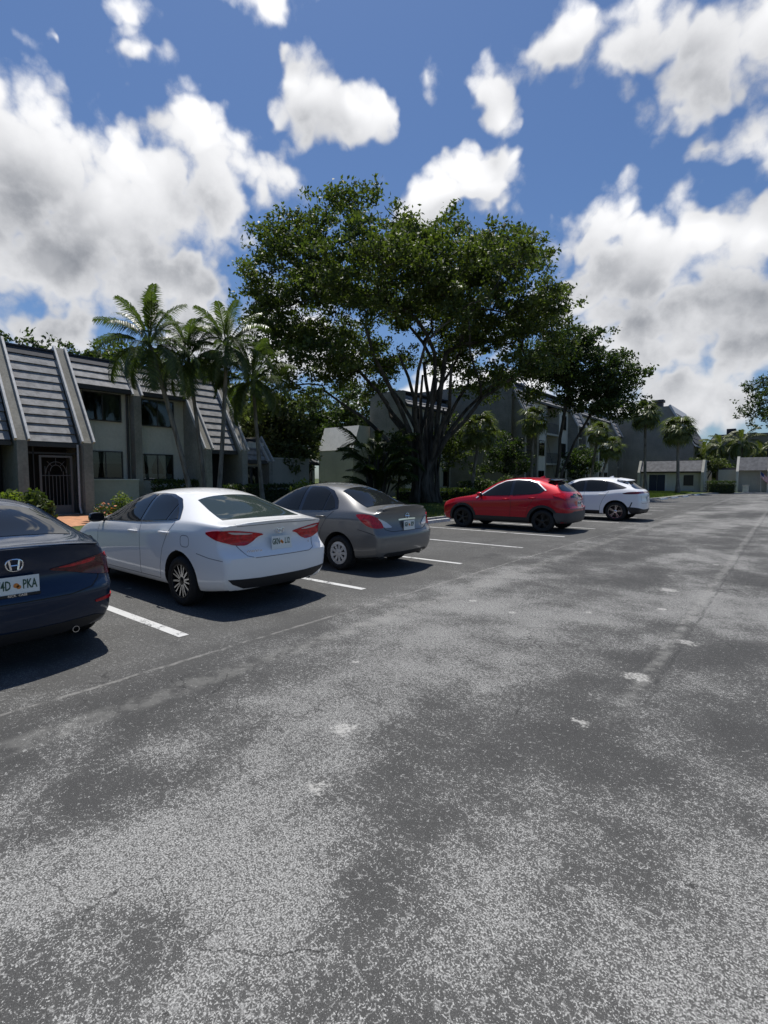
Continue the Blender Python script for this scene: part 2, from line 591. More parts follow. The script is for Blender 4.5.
    o.data = sub; o.modifiers.clear()
    bo = o.modifiers.new('b', 'BOOLEAN'); bo.object = co; bo.operation = 'DIFFERENCE'; bo.solver = 'EXACT'
    dg = bpy.context.evaluated_depsgraph_get()
    res = bpy.data.meshes.new_from_object(o.evaluated_get(dg))
    bpy.data.objects.remove(o); bpy.data.objects.remove(co)
    res.materials.clear(); res.materials.append(M[c['paint']]); res.materials.append(M['skin_dark'])
    for p in res.polygons:
        x, y, z = p.center
        dark = p.normal.z < -.75 and z < zb + .12
        for ax in c['axles']:
            d = math.hypot(x - ax, z - c['wr'] - .01)
            if d < c['arch'] + .002 and abs(y) > Wd - .31 and (abs(p.normal.y) > .9 and abs(y) < Wd - .28 or d > c['arch'] - .02): dark = True
        p.material_index = 1 if dark else 0
    res.shade_smooth(); res.set_sharp_from_angle(angle=R(38))
    return res, bvh


def projector(c, mode, axis=None):
    L = c['L']
    def f(u, v):
        if mode == 'left': return Vector((u, -3, v)), Vector((0, 1, 0))
        if mode == 'right': return Vector((u, 3, v)), Vector((0, -1, 0))
        if mode == 'top': return Vector((u, v, 4)), Vector((0, 0, -1))
        if mode == 'rear': return Vector((L + 3, u, v)), Vector((-1, 0, 0))
        if mode == 'front': return Vector((-3, u, v)), Vector((1, 0, 0))
        if mode in ('radl', 'radr'):                       # round the rear corner: u = degrees from straight back
            s = -1 if mode == 'radl' else 1
            d = Vector((math.cos(R(u)), s * math.sin(R(u)), 0))
            a = Vector((axis[0], s * axis[1], v))
            return a + d * 3, -d
    return f


def patch(mb, bvh, prj, poly, sp, off, mi=0, skirt=.012, uscale=1.0):
    """fill a 2-D outline, drop it onto the body and lift it a little; gets a skirt so that it has thickness"""
    out = []
    n = len(poly)
    for i in range(n):                                     # resample outline
        a, b = poly[i], poly[(i + 1) % n]
        d = math.hypot((b[0] - a[0]) * uscale, b[1] - a[1])
        k = max(1, int(math.ceil(d / sp)))
        for q in range(k): out.append((lerp(a[0], b[0], q / k), lerp(a[1], b[1], q / k)))
    m = len(out)
    P = [Vector((u * uscale, v)) for u, v in out]
    xs = [p.x for p in P]; ys = [p.y for p in P]
    def inside(x, y):
        r = False; j = m - 1
        for i in range(m):
            if (P[i].y > y) != (P[j].y > y) and x < (P[j].x - P[i].x) * (y - P[i].y) / (P[j].y - P[i].y) + P[i].x: r = not r
            j = i
        return r
    def near(x, y):
        return any((p.x - x) ** 2 + (p.y - y) ** 2 < (sp * .45) ** 2 for p in P)
    pts = list(P)
    y = min(ys) + sp / 2
    while y < max(ys):
        x = min(xs) + sp / 2
        while x < max(xs):
            if inside(x, y) and not near(x, y): pts.append(Vector((x, y)))
            x += sp
        y += sp
    vs, es, fs, ov, _, _ = delaunay_2d_cdt(pts, [(i, (i + 1) % m) for i in range(m)], [], 1, 1e-6)
    V, N, ok = [], [], []
    for p in vs:
        o, d = prj(p.x / uscale, p.y)
        loc, nor, _, _ = bvh.ray_cast(o, d)
        if loc is None:
            V.append(Vector((0, 0, 0))); N.append(Vector((0, 0, 1))); ok.append(False); continue
        if nor.dot(d) > 0: nor = -nor
        V.append(loc); N.append(nor); ok.append(True)
    tri = []
    for f in fs:
        if all(ok[i] for i in f):
            a, b, cc = (V[i] for i in f[:3])
            nf = (b - a).cross(cc - a)
            tri.append(tuple(f) if nf.dot(N[f[0]]) > 0 else tuple(reversed(f)))
    cnt = {}
    for f in tri:
        for i in range(len(f)):
            e = (f[i], f[(i + 1) % len(f)]); cnt[e] = cnt.get(e, 0) + 1
    rimE = [e for e in cnt if (e[1], e[0]) not in cnt]
    # smooth normals of the patch for the lift
    verts = [V[i] + N[i] * off for i in range(len(V))] + [V[i] - N[i] * skirt for i in range(len(V))]
    o = len(V)
    mb.add(verts, tri, mi)
    mb.add([verts[a] for e in rimE for a in (e[0], e[1], e[1] + o, e[0] + o)],
           [(4 * k + 1, 4 * k, 4 * k + 3, 4 * k + 2) for k in range(len(rimE))], mi)


def ribbon(mb, bvh, prj, line, w, off, sp=.05, mi=0, closed=False, skirt=.004):
    """thin strip along a 2-D line on the body"""
    pts = []
    n = len(line)
    for i in range(n if closed else n - 1):
        a, b = line[i], line[(i + 1) % n]
        k = max(1, int(math.ceil(math.hypot(b[0] - a[0], b[1] - a[1]) / sp)))
        for q in range(k): pts.append((lerp(a[0], b[0], q / k), lerp(a[1], b[1], q / k)))
    pts.append(line[0] if closed else line[-1])
    L3 = []
    for (u, v) in pts:
        o, d = prj(u, v); loc, nor, _, _ = bvh.ray_cast(o, d)
        if loc is None: continue
        if nor.dot(d) > 0: nor = -nor
        L3.append((loc, nor))
    if len(L3) < 2: return
    vs, fs = [], []
    for i, (p, nn) in enumerate(L3):
        t = (L3[min(i + 1, len(L3) - 1)][0] - L3[max(i - 1, 0)][0]).normalized()
        s = nn.cross(t).normalized() * (w / 2)
        vs += [p + s + nn * off, p - s + nn * off, p + s - nn * skirt, p - s - nn * skirt]
    for i in range(len(L3) - 1):
        a = 4 * i
        fs += [(a, a + 1, a + 5, a + 4), (a + 2, a, a + 4, a + 6), (a + 1, a + 3, a + 7, a + 5)]
    mb.add(vs, fs, mi)


def make_wheel(c):
    """tyre and rim meshes, axle along y, outer face towards -y"""
    r, rr, w = c['wr'], c['rim_r'], .205
    t = MB()
    h = w / 2
    t.lathe([(rr - .01, -h + .03), (rr + .004, -h + .012), (rr + .02, -h + .004), (r - .045, -h), (r - .018, -h + .012), (r - .004, -h + .035),
             (r, -.04), (r - .006, -.035), (r - .006, -.028), (r, -.024), (r, .024), (r - .006, .028), (r - .006, .035), (r, .04),
             (r - .004, h - .035), (r - .018, h - .012), (r - .045, h), (rr, h - .01)], 'y', 48)
    tyre = t.mesh('tyre', M['rubber'], True, 45)
    m = MB()
    y0 = -h + .018
    m.lathe([(rr, -h + .03), (rr - .004, y0 - .006), (rr - .018, y0 - .004), (rr - .026, y0 + .03), (rr - .03, .06), (.06, .06)], 'y', 48, mi=1 if c['rim'] != 'cap' else 0)
    m.lathe([(rr, -h + .026), (rr - .003, y0 - .008), (rr - .010, y0 - .007), (rr - .014, y0 + .004)], 'y', 48, mi=1 if c['rim'] == 'split10' else 0)
    style = c['rim']
    def spoke(ang, r0, r1, w0, w1, d0, d1, th=.02, mi=0):
        ca, sa = math.cos(ang), math.sin(ang)
        vs = []
        for (q, ww, d) in ((r0, w0, d0), (r1, w1, d1)):
            for sg in (-1, 1):
                for dd in (0, th):
                    x, z = q * ca - sg * ww / 2 * sa, q * sa + sg * ww / 2 * ca
                    vs.append((x, d + dd, z))
        m.add(vs, [(0, 2, 6, 4), (1, 5, 7, 3), (0, 4, 5, 1), (2, 3, 7, 6), (0, 1, 3, 2), (4, 6, 7, 5)], mi)
    if style == 'split10':
        for k in range(5):
            a = 2 * math.pi * k / 5 + .3
            for da in (-.11, .11): spoke(a + da * 1.4, .045, rr - .012, .022, .017, y0 + .012, y0, .02, 0)
            spoke(a + .63, .04, rr - .012, .026, .020, y0 + .014, y0 + .002, .02, 0)
            spoke(a + .35, .05, rr - .015, .012, .016, y0 + .03, y0 + .02, .02, 1)
        m.lathe([(.0001, y0 + .002), (.03, y0 + .004), (.052, y0 + .012), (.058, y0 + .05)], 'y', 24, mi=1)
    elif style == 'cap':
        m.lathe([(.0001, y0 - .012), (.05, y0 - .010), (.075, y0 - .004)], 'y', 32, mi=0)
        m.lathe([(rr - .016, y0 - .004), (rr - .05, y0 - .010), (rr - .056, y0 + .01)], 'y', 40, mi=0)
        for k in range(9):
            spoke(2 * math.pi * k / 9, .06, rr - .03, .042, .058, y0 - .008, y0 - .009, .012, 0)
        m.lathe([(rr - .03, y0 + .02), (.03, y0 + .02)], 'y', 40, mi=1)
    elif style == 'five':
        for k in range(5):
            a = 2 * math.pi * k / 5 + .5
            for da in (-.13, .13): spoke(a + da, .04, rr - .012, .034, .026, y0 + .010, y0, .022, 0)
            spoke(a, .08, rr - .05, .030, .030, y0 + .024, y0 + .014, .02, 1)
        m.lathe([(.0001, y0 + .002), (.032, y0 + .004), (.06, y0 + .012), (.066, y0 + .05)], 'y', 24, mi=0)
    rim = m.mesh('rim', [M[c['rim_m']], M[c['rim_d']]], True, 35)
    return tyre, rim


def place_text(me, parent, name, loc, w_target=None):
    """text lies in the yz plane facing +x"""
    o = link(name, me, parent, loc)
    o.rotation_euler = (R(90), 0, R(90))
    if w_target: o.scale = (w_target, 1, 1)
    return o


def make_car(c):
    L = c['L']
    root = thing('parked_car', c['label'], 'car', (c['rear'] - L / 2, c['yc'], 0), R(c.get('yaw', 0)), 'cars parked in the row')
    root.scale.z = c.get('zscale', 1)
    OFF = (-L / 2, 0, 0)
    body_me, bvh = car_surface(c)
    link('body', body_me, root, OFF)
    P = lambda mode, axis=None: projector(c, mode, axis)
    # glass and its trim
    for side in ('left', 'right'):
        mb = MB()
        patch(mb, bvh, P(side), c['dlo'], .05, .006)
        mb.build('window_trim', M['black_gloss'], root, OFF, True, 50)
        for g in c['side_glass']:
            mb = MB(); patch(mb, bvh, P(side), g, .05, .011)
            mb.build('side_window', M['glass'], root, OFF, True, 50)
        if c.get('dlo_chrome'):
            mb = MB(); ribbon(mb, bvh, P(side), c['dlo_chrome'], .036, .014, skirt=.0); mb.build('chrome_strip', M['silver_trim'], root, OFF, True, 50)
        # panel gaps, door handles
        mb = MB()
        for ln in c['seams']: ribbon(mb, bvh, P(side), ln, .008, .0012)
        mb.build('panel_gap', M[c.get('gap', 'seam')], root, OFF)
        for (hx, hz) in c['handles']:
            o, d = P(side)(hx, hz); loc, nor, _, _ = bvh.ray_cast(o, d)
            if loc is None: continue
            mb = MB(); sg = -1 if side == 'left' else 1
            ys = loc.y + sg * .030
            cup = [(hx + .10 * math.cos(a), hz + .032 * math.sin(a)) for a in [2 * math.pi * k / 16 for k in range(16)]]
            patch(mb, bvh, P(side), cup, .04, .001, mi=1)
            mb.tube([(hx - .105, loc.y, hz), (hx - .09, ys, hz + .002), (hx, ys + sg * .006, hz + .004), (hx + .09, ys, hz + .002), (hx + .105, loc.y, hz)],
                    [.012, .015, .016, .015, .012], 8)
            mb.build('door_handle', [M[c.get('handle_m', c['paint'])], M[c['paint']]], root, OFF, True)
        # mirror
        mx, mz = c['mirror']
        sg = -1 if side == 'left' else 1
        o, d = P(side)(mx, mz); loc, nor, _, _ = bvh.ray_cast(o, d)
        y0 = loc.y if loc else sg * c['W'] * .9
        mb = MB()
        yy = y0 + sg * .14
        secs = [(-.085, .35), (-.06, .8), (0, 1.0), (.045, .98), (.06, .9)]
        vs, fs, nn = [], [], 16
        for dx, k in secs:
            for q in range(nn):
                a = 2 * math.pi * q / nn
                cy, cz = math.cos(a), math.sin(a)
                cy, cz = math.copysign(abs(cy) ** .7, cy), math.copysign(abs(cz) ** .7, cz)
                vs.append((mx + dx + sg * cy * .02, yy + cy * .115 * k, mz + .045 + cz * .072 * k))
        for i in range(len(secs) - 1):
            for q in range(nn):
                a, b = i * nn + q, i * nn + (q + 1) % nn; fs.append((a, a + nn, b + nn, b))
        fs.append(tuple(range(nn)))
        mb.add(vs, fs, 0)
        mb.add(vs[-nn:], [tuple(range(nn))], 1)
        mb.tube([(mx, y0 - sg * .03, mz + .0), (mx, y0 + sg * .08, mz + .015)], [.035, .028], 8, 2)
        bm_ = mb.mesh('side_mirror', [M[c.get('mirror_m', c['paint'])], M['glass'], M['black_plastic']], True, 40)
        link('side_mirror', bm_, root, OFF)
        # rear lamps
        mode = 'radl' if side == 'left' else 'radr'
        for nm, mat, ax, poly, off in c['tail_lamps']:
            mb = MB(); patch(mb, bvh, P(mode, ax), chaikin(poly, 1, .18), .05, off, uscale=.01)
            mb.build(nm, M[mat], root, OFF, True, 50)
        for nm, mat, poly, off in c.get('side_patches', []):
            mb = MB(); patch(mb, bvh, P(side), poly, .06, off)
            mb.build(nm, M[mat], root, OFF, True, 50)
        # headlamp
        mb = MB(); hl = c['headlamp'] if side == 'right' else [(-u, v) for u, v in c['headlamp']]
        patch(mb, bvh, P('front'), hl, .05, .006); mb.build('headlight', M['clear_lens'], root, OFF, True, 50)
    for nm, mode, mat, poly, off in c['patches']:
        mb = MB(); patch(mb, bvh, P(mode), poly, .06, off)
        mb.build(nm, M[mat], root, OFF, True, 50)
    mb = MB()
    for ln in c['rear_seams']: ribbon(mb, bvh, P('rear'), ln, .009, .0012)
    for ln in c.get('top_seams', []): ribbon(mb, bvh, P('top'), ln, .008, .0012)
    mb.build('boot_gap', M[c.get('gap', 'seam')], root, OFF)
    # wheels
    tyre, rim = make_wheel(c)
    for ax in c['axles']:
        for s in (-1, 1):
            w = link('wheel', None, root, (ax - L / 2, s * (c['W'] - .115), c['wr']))
            w.rotation_euler = (0, 0, 0 if s < 0 else math.pi)
            t_ = link('tyre', tyre, w); r_ = link('rim', rim, w)
            r_.rotation_euler = (0, .4 * ax, 0)
    # licence plate
    py, pz = 0, c['plate_z']
    hits = [bvh.ray_cast(Vector((L + 3, yy, zz)), Vector((-1, 0, 0)))[0] for yy in (-.15, .15) for zz in (pz - .075, pz + .075)]
    px = max(h.x for h in hits if h) + .004
    mb = MB(); mb.box(px, px + .008, -.155, .155, pz - .078, pz + .078)
    mb.prism_x([(-.16, pz - .085), (.16, pz - .085), (.16, pz - .062), (-.16, pz - .062)], px + .008, px + .012, 1)
    pl = mb.build('license_plate', [M['plate'], M[c.get('plate_frame', 'plate')]], root, OFF)
    if c.get('plate_text'):
        a, b = c['plate_text']
        place_text(text_mesh(a, .105, M['plate_text'], 'plate_text'), pl, 'plate_text', (px + .009, -.088, pz + .008), .52)
        place_text(text_mesh(b, .105, M['plate_text'], 'plate_text'), pl, 'plate_text', (px + .009, .088, pz + .008), .52)
        ob = MB(); ob.lathe([(.0001, px + .0095), (.020, px + .0095)], 'x', 16, (0, -.005, pz + .006)); ob.lathe([(.0001, px + .0095), (.016, px + .0095)], 'x', 16, (0, .012, pz - .008))
        ob.build('plate_emblem', M['plate_orange'], pl)
        if c.get('frame_text'):
            place_text(text_mesh(c['frame_text'], .026, M['chrome'], 'plate_frame_text'), pl, 'plate_frame_text', (px + .0125, 0, pz - .074))
    def on_rear(y, z):
        loc, nor, _, _ = bvh.ray_cast(Vector((L + 3, y, z)), Vector((-1, 0, 0)))
        return (loc.x if loc else L)
    # maker's emblem
    ez = c['emblem_z']; ex = on_rear(0, ez) + .006
    mb = MB()
    if c['emblem'] == 'h_badge':
        fr = chaikin([(-.062, .048), (.062, .048), (.052, -.048), (-.052, -.048)], 2)
        mb.tube([(ex + .004, a, ez + b) for a, b in fr + fr[:1]], .0055, 6)
        mb.tube([(ex + .004, -.036, ez + .040), (ex + .004, -.024, ez - .038)], .008, 6)
        mb.tube([(ex + .004, .036, ez + .040), (ex + .004, .024, ez - .038)], .008, 6)
        mb.tube([(ex + .004, -.026, ez - .002), (ex + .004, .026, ez - .002)], .007, 6)
    elif c['emblem'] == 'ovals':
        def ov(ry, rz, dz):
            q = [(ex + .004, ry * math.cos(2 * math.pi * k / 24), ez + dz + rz * math.sin(2 * math.pi * k / 24)) for k in range(25)]
            mb.tube(q, .005, 6)
        ov(.062, .042, 0); ov(.020, .038, 0); ov(.042, .014, .020)
    elif c['emblem'] == 'ring_bar':
        q = [(ex + .004, .050 * math.cos(2 * math.pi * k / 24), ez + .046 * math.sin(2 * math.pi * k / 24)) for k in range(25)]
        mb.tube(q, .006, 6); mb.tube([(ex + .006, -.062, ez), (ex + .006, .062, ez)], .009, 6)
    elif c['emblem'] == 'diamonds':
        for a in (90, 210, 330):
            ca, sa = math.cos(R(a)), math.sin(R(a)); r = .05
            p0, p2 = (0, 0), (r * ca, r * sa)
            p1 = (r * .5 * ca - r * .29 * sa, r * .5 * sa + r * .29 * ca); p3 = (r * .5 * ca + r * .29 * sa, r * .5 * sa - r * .29 * ca)
            mb.prism_x([(p[0], ez + p[1]) for p in (p0, p1, p2, p3)], ex - .01, ex + .008)
    if mb.v: mb.build('emblem', M['chrome'], root, OFF, True, 40)
    for (s_, y, z, size) in c.get('badges', []):
        o = place_text(text_mesh(s_, size, M['chrome'], 'badge_lettering'), root, 'badge_lettering', (on_rear(y, z) + .004 - L / 2, y, z))
        o.rotation_euler = (R(90), 0, R(90) + math.atan2(on_rear(y - .1, z) - on_rear(y + .1, z), -.2) * 0 + math.atan((on_rear(y, z) - on_rear(y + .05, z)) / .05))
    c['root'], c['bvh'], c['off'] = root, bvh, OFF
    return c


def lip_spoiler(c, mat, y, pts):
    """a spoiler: closed (x, z) profile swept across the car, thinner and further forward at the ends"""
    mb = MB()
    n = len(pts); K = 13
    vs, fs = [], []
    for k in range(K):
        u = -1 + 2 * k / (K - 1)
        e = abs(u) ** 3
        cx = sum(p[0] for p in pts) / n; cz = min(p[1] for p in pts)
        for (x, z) in pts:
            vs.append((lerp(x, cx - .06, e * .35) - .05 * u * u, u * y, lerp(z, cz, e * .45) - .012 * u * u))
    for k in range(K - 1):
        for i in range(n):
            a, b = k * n + i, k * n + (i + 1) % n
            fs.append((a, b, b + n, a + n))
    fs.append(tuple(range(n - 1, -1, -1))); fs.append(tuple(range((K - 1) * n, K * n)))
    mb.add(vs, fs)
    me = mb.mesh('spoiler', M[mat], True, 50)
    bm = bmesh.new(); bm.from_mesh(me); bmesh.ops.recalc_face_normals(bm, faces=bm.faces); bm.to_mesh(me); bm.free()
    return link('spoiler', me, c['root'], c['off'])


def shark_fin(c, x, mat):
    loc, _, _, _ = c['bvh'].ray_cast(Vector((x, 0, 4)), Vector((0, 0, -1)))
    mb = MB(); z = loc.z
    for (dx, w, h) in ((0,.03,.0),):
        pass
    vs, fs = [], []
    secs = [(-.09, .006, .002), (-.03, .024, .028), (.04, .026, .055), (.075, .016, .058), (.085, .012, .0)]
    for dx, w, h in secs: vs += [(x + dx, -w, z - .01), (x + dx, 0, z + h), (x + dx, w, z - .01)]
    for i in range(len(secs) - 1):
        a = 3 * i; fs += [(a, a + 1, a + 4, a + 3), (a + 1, a + 2, a + 5, a + 4)]
    mb.add(vs, fs); mb.build('antenna_fin', M[mat], c['root'], c['off'], True, 60)


ST = lambda L: [0, .12, .35, .7, 1.0, 1.22, 1.45, 1.75, 2.05, 2.4, 2.8, 3.15, 3.45, L - .9, L - .65, L - .42, L - .22, L - .08, L]
rnd4 = lambda p: chaikin(p, 2, .09)
sym = lambda half: half + [(-u, v) for u, v in reversed(half)]          # (y,z) outline symmetric in y
symt = lambda half: half + [(u, -v) for u, v in reversed(half)]         # (x,y) outline symmetric in y

corolla = dict(
    L=4.64, W=.888, zb=.20, wr=.316, rim_r=.218, rim='split10', rim_m='alloy', rim_d='black_alloy', arch=.375, axles=(.96, 3.66),
    paint='white_paint', rear=-4.90, yc=4.10, gap='seam_light',
    label='white compact sedan with red tail lamps and black lower bumper',
    stations=[0, .12, .35, .65, .9, 1.08, 1.28, 1.55, 1.9, 2.35, 2.8, 3.15, 3.45, 3.74, 3.99, 4.22, 4.42, 4.56, 4.64],
    top=[(0, .70), (.25, .79), (.6, .89), (.92, .975), (1.1, 1.03), (1.9, 1.385), (2.3, 1.45), (2.75, 1.468), (3.2, 1.445), (3.55, 1.365), (3.9, 1.23), (4.2, 1.11), (4.4, 1.075), (4.64, 1.065)],
    belt=[(0, .64), (.25, .73), (.6, .83), (.92, .91), (1.4, .935), (2.6, .995), (3.4, 1.055), (4.0, 1.07), (4.64, 1.03)],
    plan=[(0, .87), (.2, .95), (.6, .985), (1.2, .99), (2.3, 1), (3.2, 1.0), (3.75, 1.0), (4.2, .975), (4.64, .90)],
    rw=[(1.05, .66), (1.95, .585), (2.8, .585), (3.4, .575), (4.1, .63), (4.64, .66)],
    drop=[(1.0, .10), (1.95, .075), (3.2, .075), (3.9, .10), (4.6, .05)],
    tail=[(.2, .14), (.33, .05), (.46, .0), (.60, 0), (.67, .0), (.77, .13), (.90, .15), (1.0, .09), (1.06, .05), (1.1, .07)],
    nose=[(.2, .12), (.4, 0), (.55, 0), (.7, .06), (.8, .15)], lip=.85, crease={5: .5, 8: .65, 9: .4},
    dlo=rnd4([(1.30, .955), (1.55, 1.10), (2.0, 1.305), (2.3, 1.375), (2.7, 1.39), (3.0, 1.38), (3.27, 1.325), (3.46, 1.22), (3.63, 1.085), (3.5, 1.055), (2.6, 1.0)]),
    side_glass=[[(1.42, .975), (1.66, 1.115), (2.06, 1.295), (2.34, 1.355), (2.60, 1.366), (2.60, 1.012)],
                [(2.69, 1.02), (2.69, 1.366), (2.98, 1.357), (3.2, 1.31), (3.31, 1.25), (3.31, 1.062)],
                [(3.35, 1.066), (3.35, 1.225), (3.45, 1.165), (3.55, 1.09), (3.5, 1.078)]],
    seams=[[(1.30, .93), (1.28, .6), (1.38, .30)], [(2.65, 1.0), (2.66, .6), (2.62, .30)], [(3.55, 1.05), (3.40, .90), (3.27, .70), (3.18, .45), (3.16, .30)],
           [(1.38, .30), (3.16, .295)], chaikin([(3.72, .90), (3.90, .90), (3.90, .76), (3.72, .76)], 2, .2) + [(3.78, .90)], [(4.05, .70), (4.28, .66), (4.50, .64)]],
    handles=[(2.48, .875), (3.34, .91)], mirror=(1.42, .97), mirror_m='black_gloss',
    tail_lamps=[('tail_light', 'red_lens', (4.0, .28), [(72, .955), (56, .985), (38, .985), (18, .955), (-2, .925), (-6, .91), (4, .885), (12, .83), (22, .79), (36, .80), (54, .87)], .010),
                ('reversing_lens', 'clear_lens', (4.0, .28), [(44, .975), (30, .96), (10, .935), (22, .925), (38, .94)], .014)],
    patches=[('rear_window', 'top', 'glass_green', symt([(3.50, .50), (3.85, .56), (4.20, .60), (4.235, .3), (4.245, .1)]), .004),
             ('windscreen', 'top', 'glass', symt([(1.9, .52), (1.5, .60), (1.16, .66), (1.06, .3)]), .004),
             ('sill_valance', 'rear', 'black_plastic', sym([(0, .40), (.35, .40), (.60, .41), (.76, .42), (.70, .36), (.55, .29), (.3, .275), (0, .275)][1:-1]), .006),
             ('grille', 'front', 'black_plastic', sym([(.1, .50), (.5, .48), (.55, .33), (.1, .30)]), .005)],
    rear_seams=[[(-.60, .80), (-.52, .68), (-.42, .65), (.42, .65), (.52, .68), (.60, .80)], [(-.62, 1.03), (0, 1.045), (.62, 1.03)]],
    headlamp=rnd4([(.40, .62), (.72, .66), (.78, .74), (.45, .70)]),
    plate_z=.80, plate_text=('GKN', 'L12'), emblem='ovals', emblem_z=.955, badges=[('COROLLA', -.40, .72, .045), ('S', .50, .75, .05)],
)
civic = dict(
    L=4.67, W=.90, zb=.19, wr=.318, rim_r=.22, rim='split10', rim_m='dark_alloy', rim_d='black_alloy', arch=.38, axles=(.90, 3.63),
    paint='navy_paint', rear=-4.75, yc=1.25, bowr=.22, shoulder=.92,
    label='dark navy blue sedan cut off by the left edge of the picture',
    stations=ST(4.67),
    top=[(0, .68), (.25, .77), (.7, .86), (1.2, .94), (1.45, 1.0), (2.1, 1.32), (2.45, 1.395), (2.8, 1.418), (3.2, 1.395), (3.6, 1.31), (3.9, 1.20), (4.15, 1.10), (4.4, 1.05), (4.67, 1.035)],
    belt=[(0, .62), (.25, .71), (.7, .80), (1.2, .88), (1.7, .905), (2.7, .945), (3.6, .985), (4.2, .99), (4.67, .955)],
    plan=[(0, .82), (.2, .91), (.6, .975), (1.2, .99), (2.3, 1), (3.2, 1.0), (3.8, 1.0), (4.25, .97), (4.67, .86)],
    rw=[(1.3, .66), (2.1, .59), (2.8, .59), (3.4, .58), (4.1, .61), (4.67, .63)],
    drop=[(1.2, .10), (2.1, .075), (3.2, .075), (3.9, .10), (4.6, .05)],
    tail=[(.2, .16), (.33, .06), (.46, .0), (.58, 0), (.625, .0), (.72, .08), (.82, .09), (.90, .08), (1.0, .06), (1.08, .03), (1.12, .05)],
    nose=[(.2, .12), (.4, 0), (.55, 0), (.7, .06), (.8, .15)], lip=.85, crease={5: .5, 8: .6, 9: .4},
    dlo=rnd4([(1.70, .915), (1.85, 1.0), (2.25, 1.22), (2.5, 1.31), (2.8, 1.335), (3.1, 1.325), (3.4, 1.26), (3.65, 1.15), (3.8, 1.02), (3.6, .975)]),
    side_glass=[[(1.78, .93), (1.92, 1.02), (2.3, 1.22), (2.52, 1.29), (2.68, 1.305), (2.68, .945)],
                [(2.77, .95), (2.77, 1.312), (3.06, 1.305), (3.30, 1.255), (3.42, 1.20), (3.42, .975)],
                [(3.46, .98), (3.46, 1.18), (3.6, 1.10), (3.70, 1.01), (3.6, .985)]],
    seams=[[(1.45, .90), (1.42, .6), (1.5, .28)], [(2.73, .94), (2.74, .6), (2.70, .26)], [(3.60, .97), (3.40, .84), (3.25, .66), (3.17, .4), (3.15, .30)], [(1.5, .29), (3.15, .285)]],
    handles=[(2.55, .84), (3.42, .86)], mirror=(1.75, .915),
    tail_lamps=[('tail_light', 'dark_red_lens', (4.02, .30), [(84, .82), (70, .885), (50, .905), (34, .89), (14, .855), (-4, .835), (-5, .82), (10, .79), (26, .75), (44, .71), (64, .70), (78, .75)], .010),
                ('brake_lens', 'red_lens', (4.02, .30), [(84, .83), (70, .882), (54, .903), (46, .895), (54, .855), (64, .83)], .014),
                ('brake_lens', 'red_lens', (4.02, .30), [(38, .885), (16, .85), (0, .835), (12, .825), (36, .845)], .014),
                ('rear_reflector', 'red_lens', (4.02, .30), [(66, .535), (48, .520), (30, .500), (31, .475), (50, .490), (66, .510)], .009)],
    patches=[('rear_window', 'top', 'glass', symt([(3.46, .49), (3.80, .545), (4.10, .58), (4.15, .3), (4.165, .1)]), .004),
             ('windscreen', 'top', 'glass', symt([(2.08, .52), (1.76, .60), (1.46, .66), (1.36, .3)]), .004),
             ('bumper_valance', 'rear', 'black_plastic', sym([(.30, .36), (.62, .36), (.72, .33), (.55, .265), (.3, .255)]), .006),
             ('grille', 'front', 'black_plastic', sym([(.1, .50), (.5, .48), (.55, .33), (.1, .30)]), .005)],
    rear_seams=[[(-.68, .74), (-.66, .69), (-.58, .63), (-.40, .60), (.40, .60), (.58, .63), (.66, .69), (.68, .74)]],
    headlamp=rnd4([(.40, .62), (.72, .66), (.78, .74), (.45, .70)]),
    plate_z=.735, plate_text=('74D', 'PKA'), frame_text='RICK  CASE', plate_frame='black_plastic', emblem='h_badge', emblem_z=.90,
    badges=[('ACCORD', .52, 1.0, .032)][:0],
)
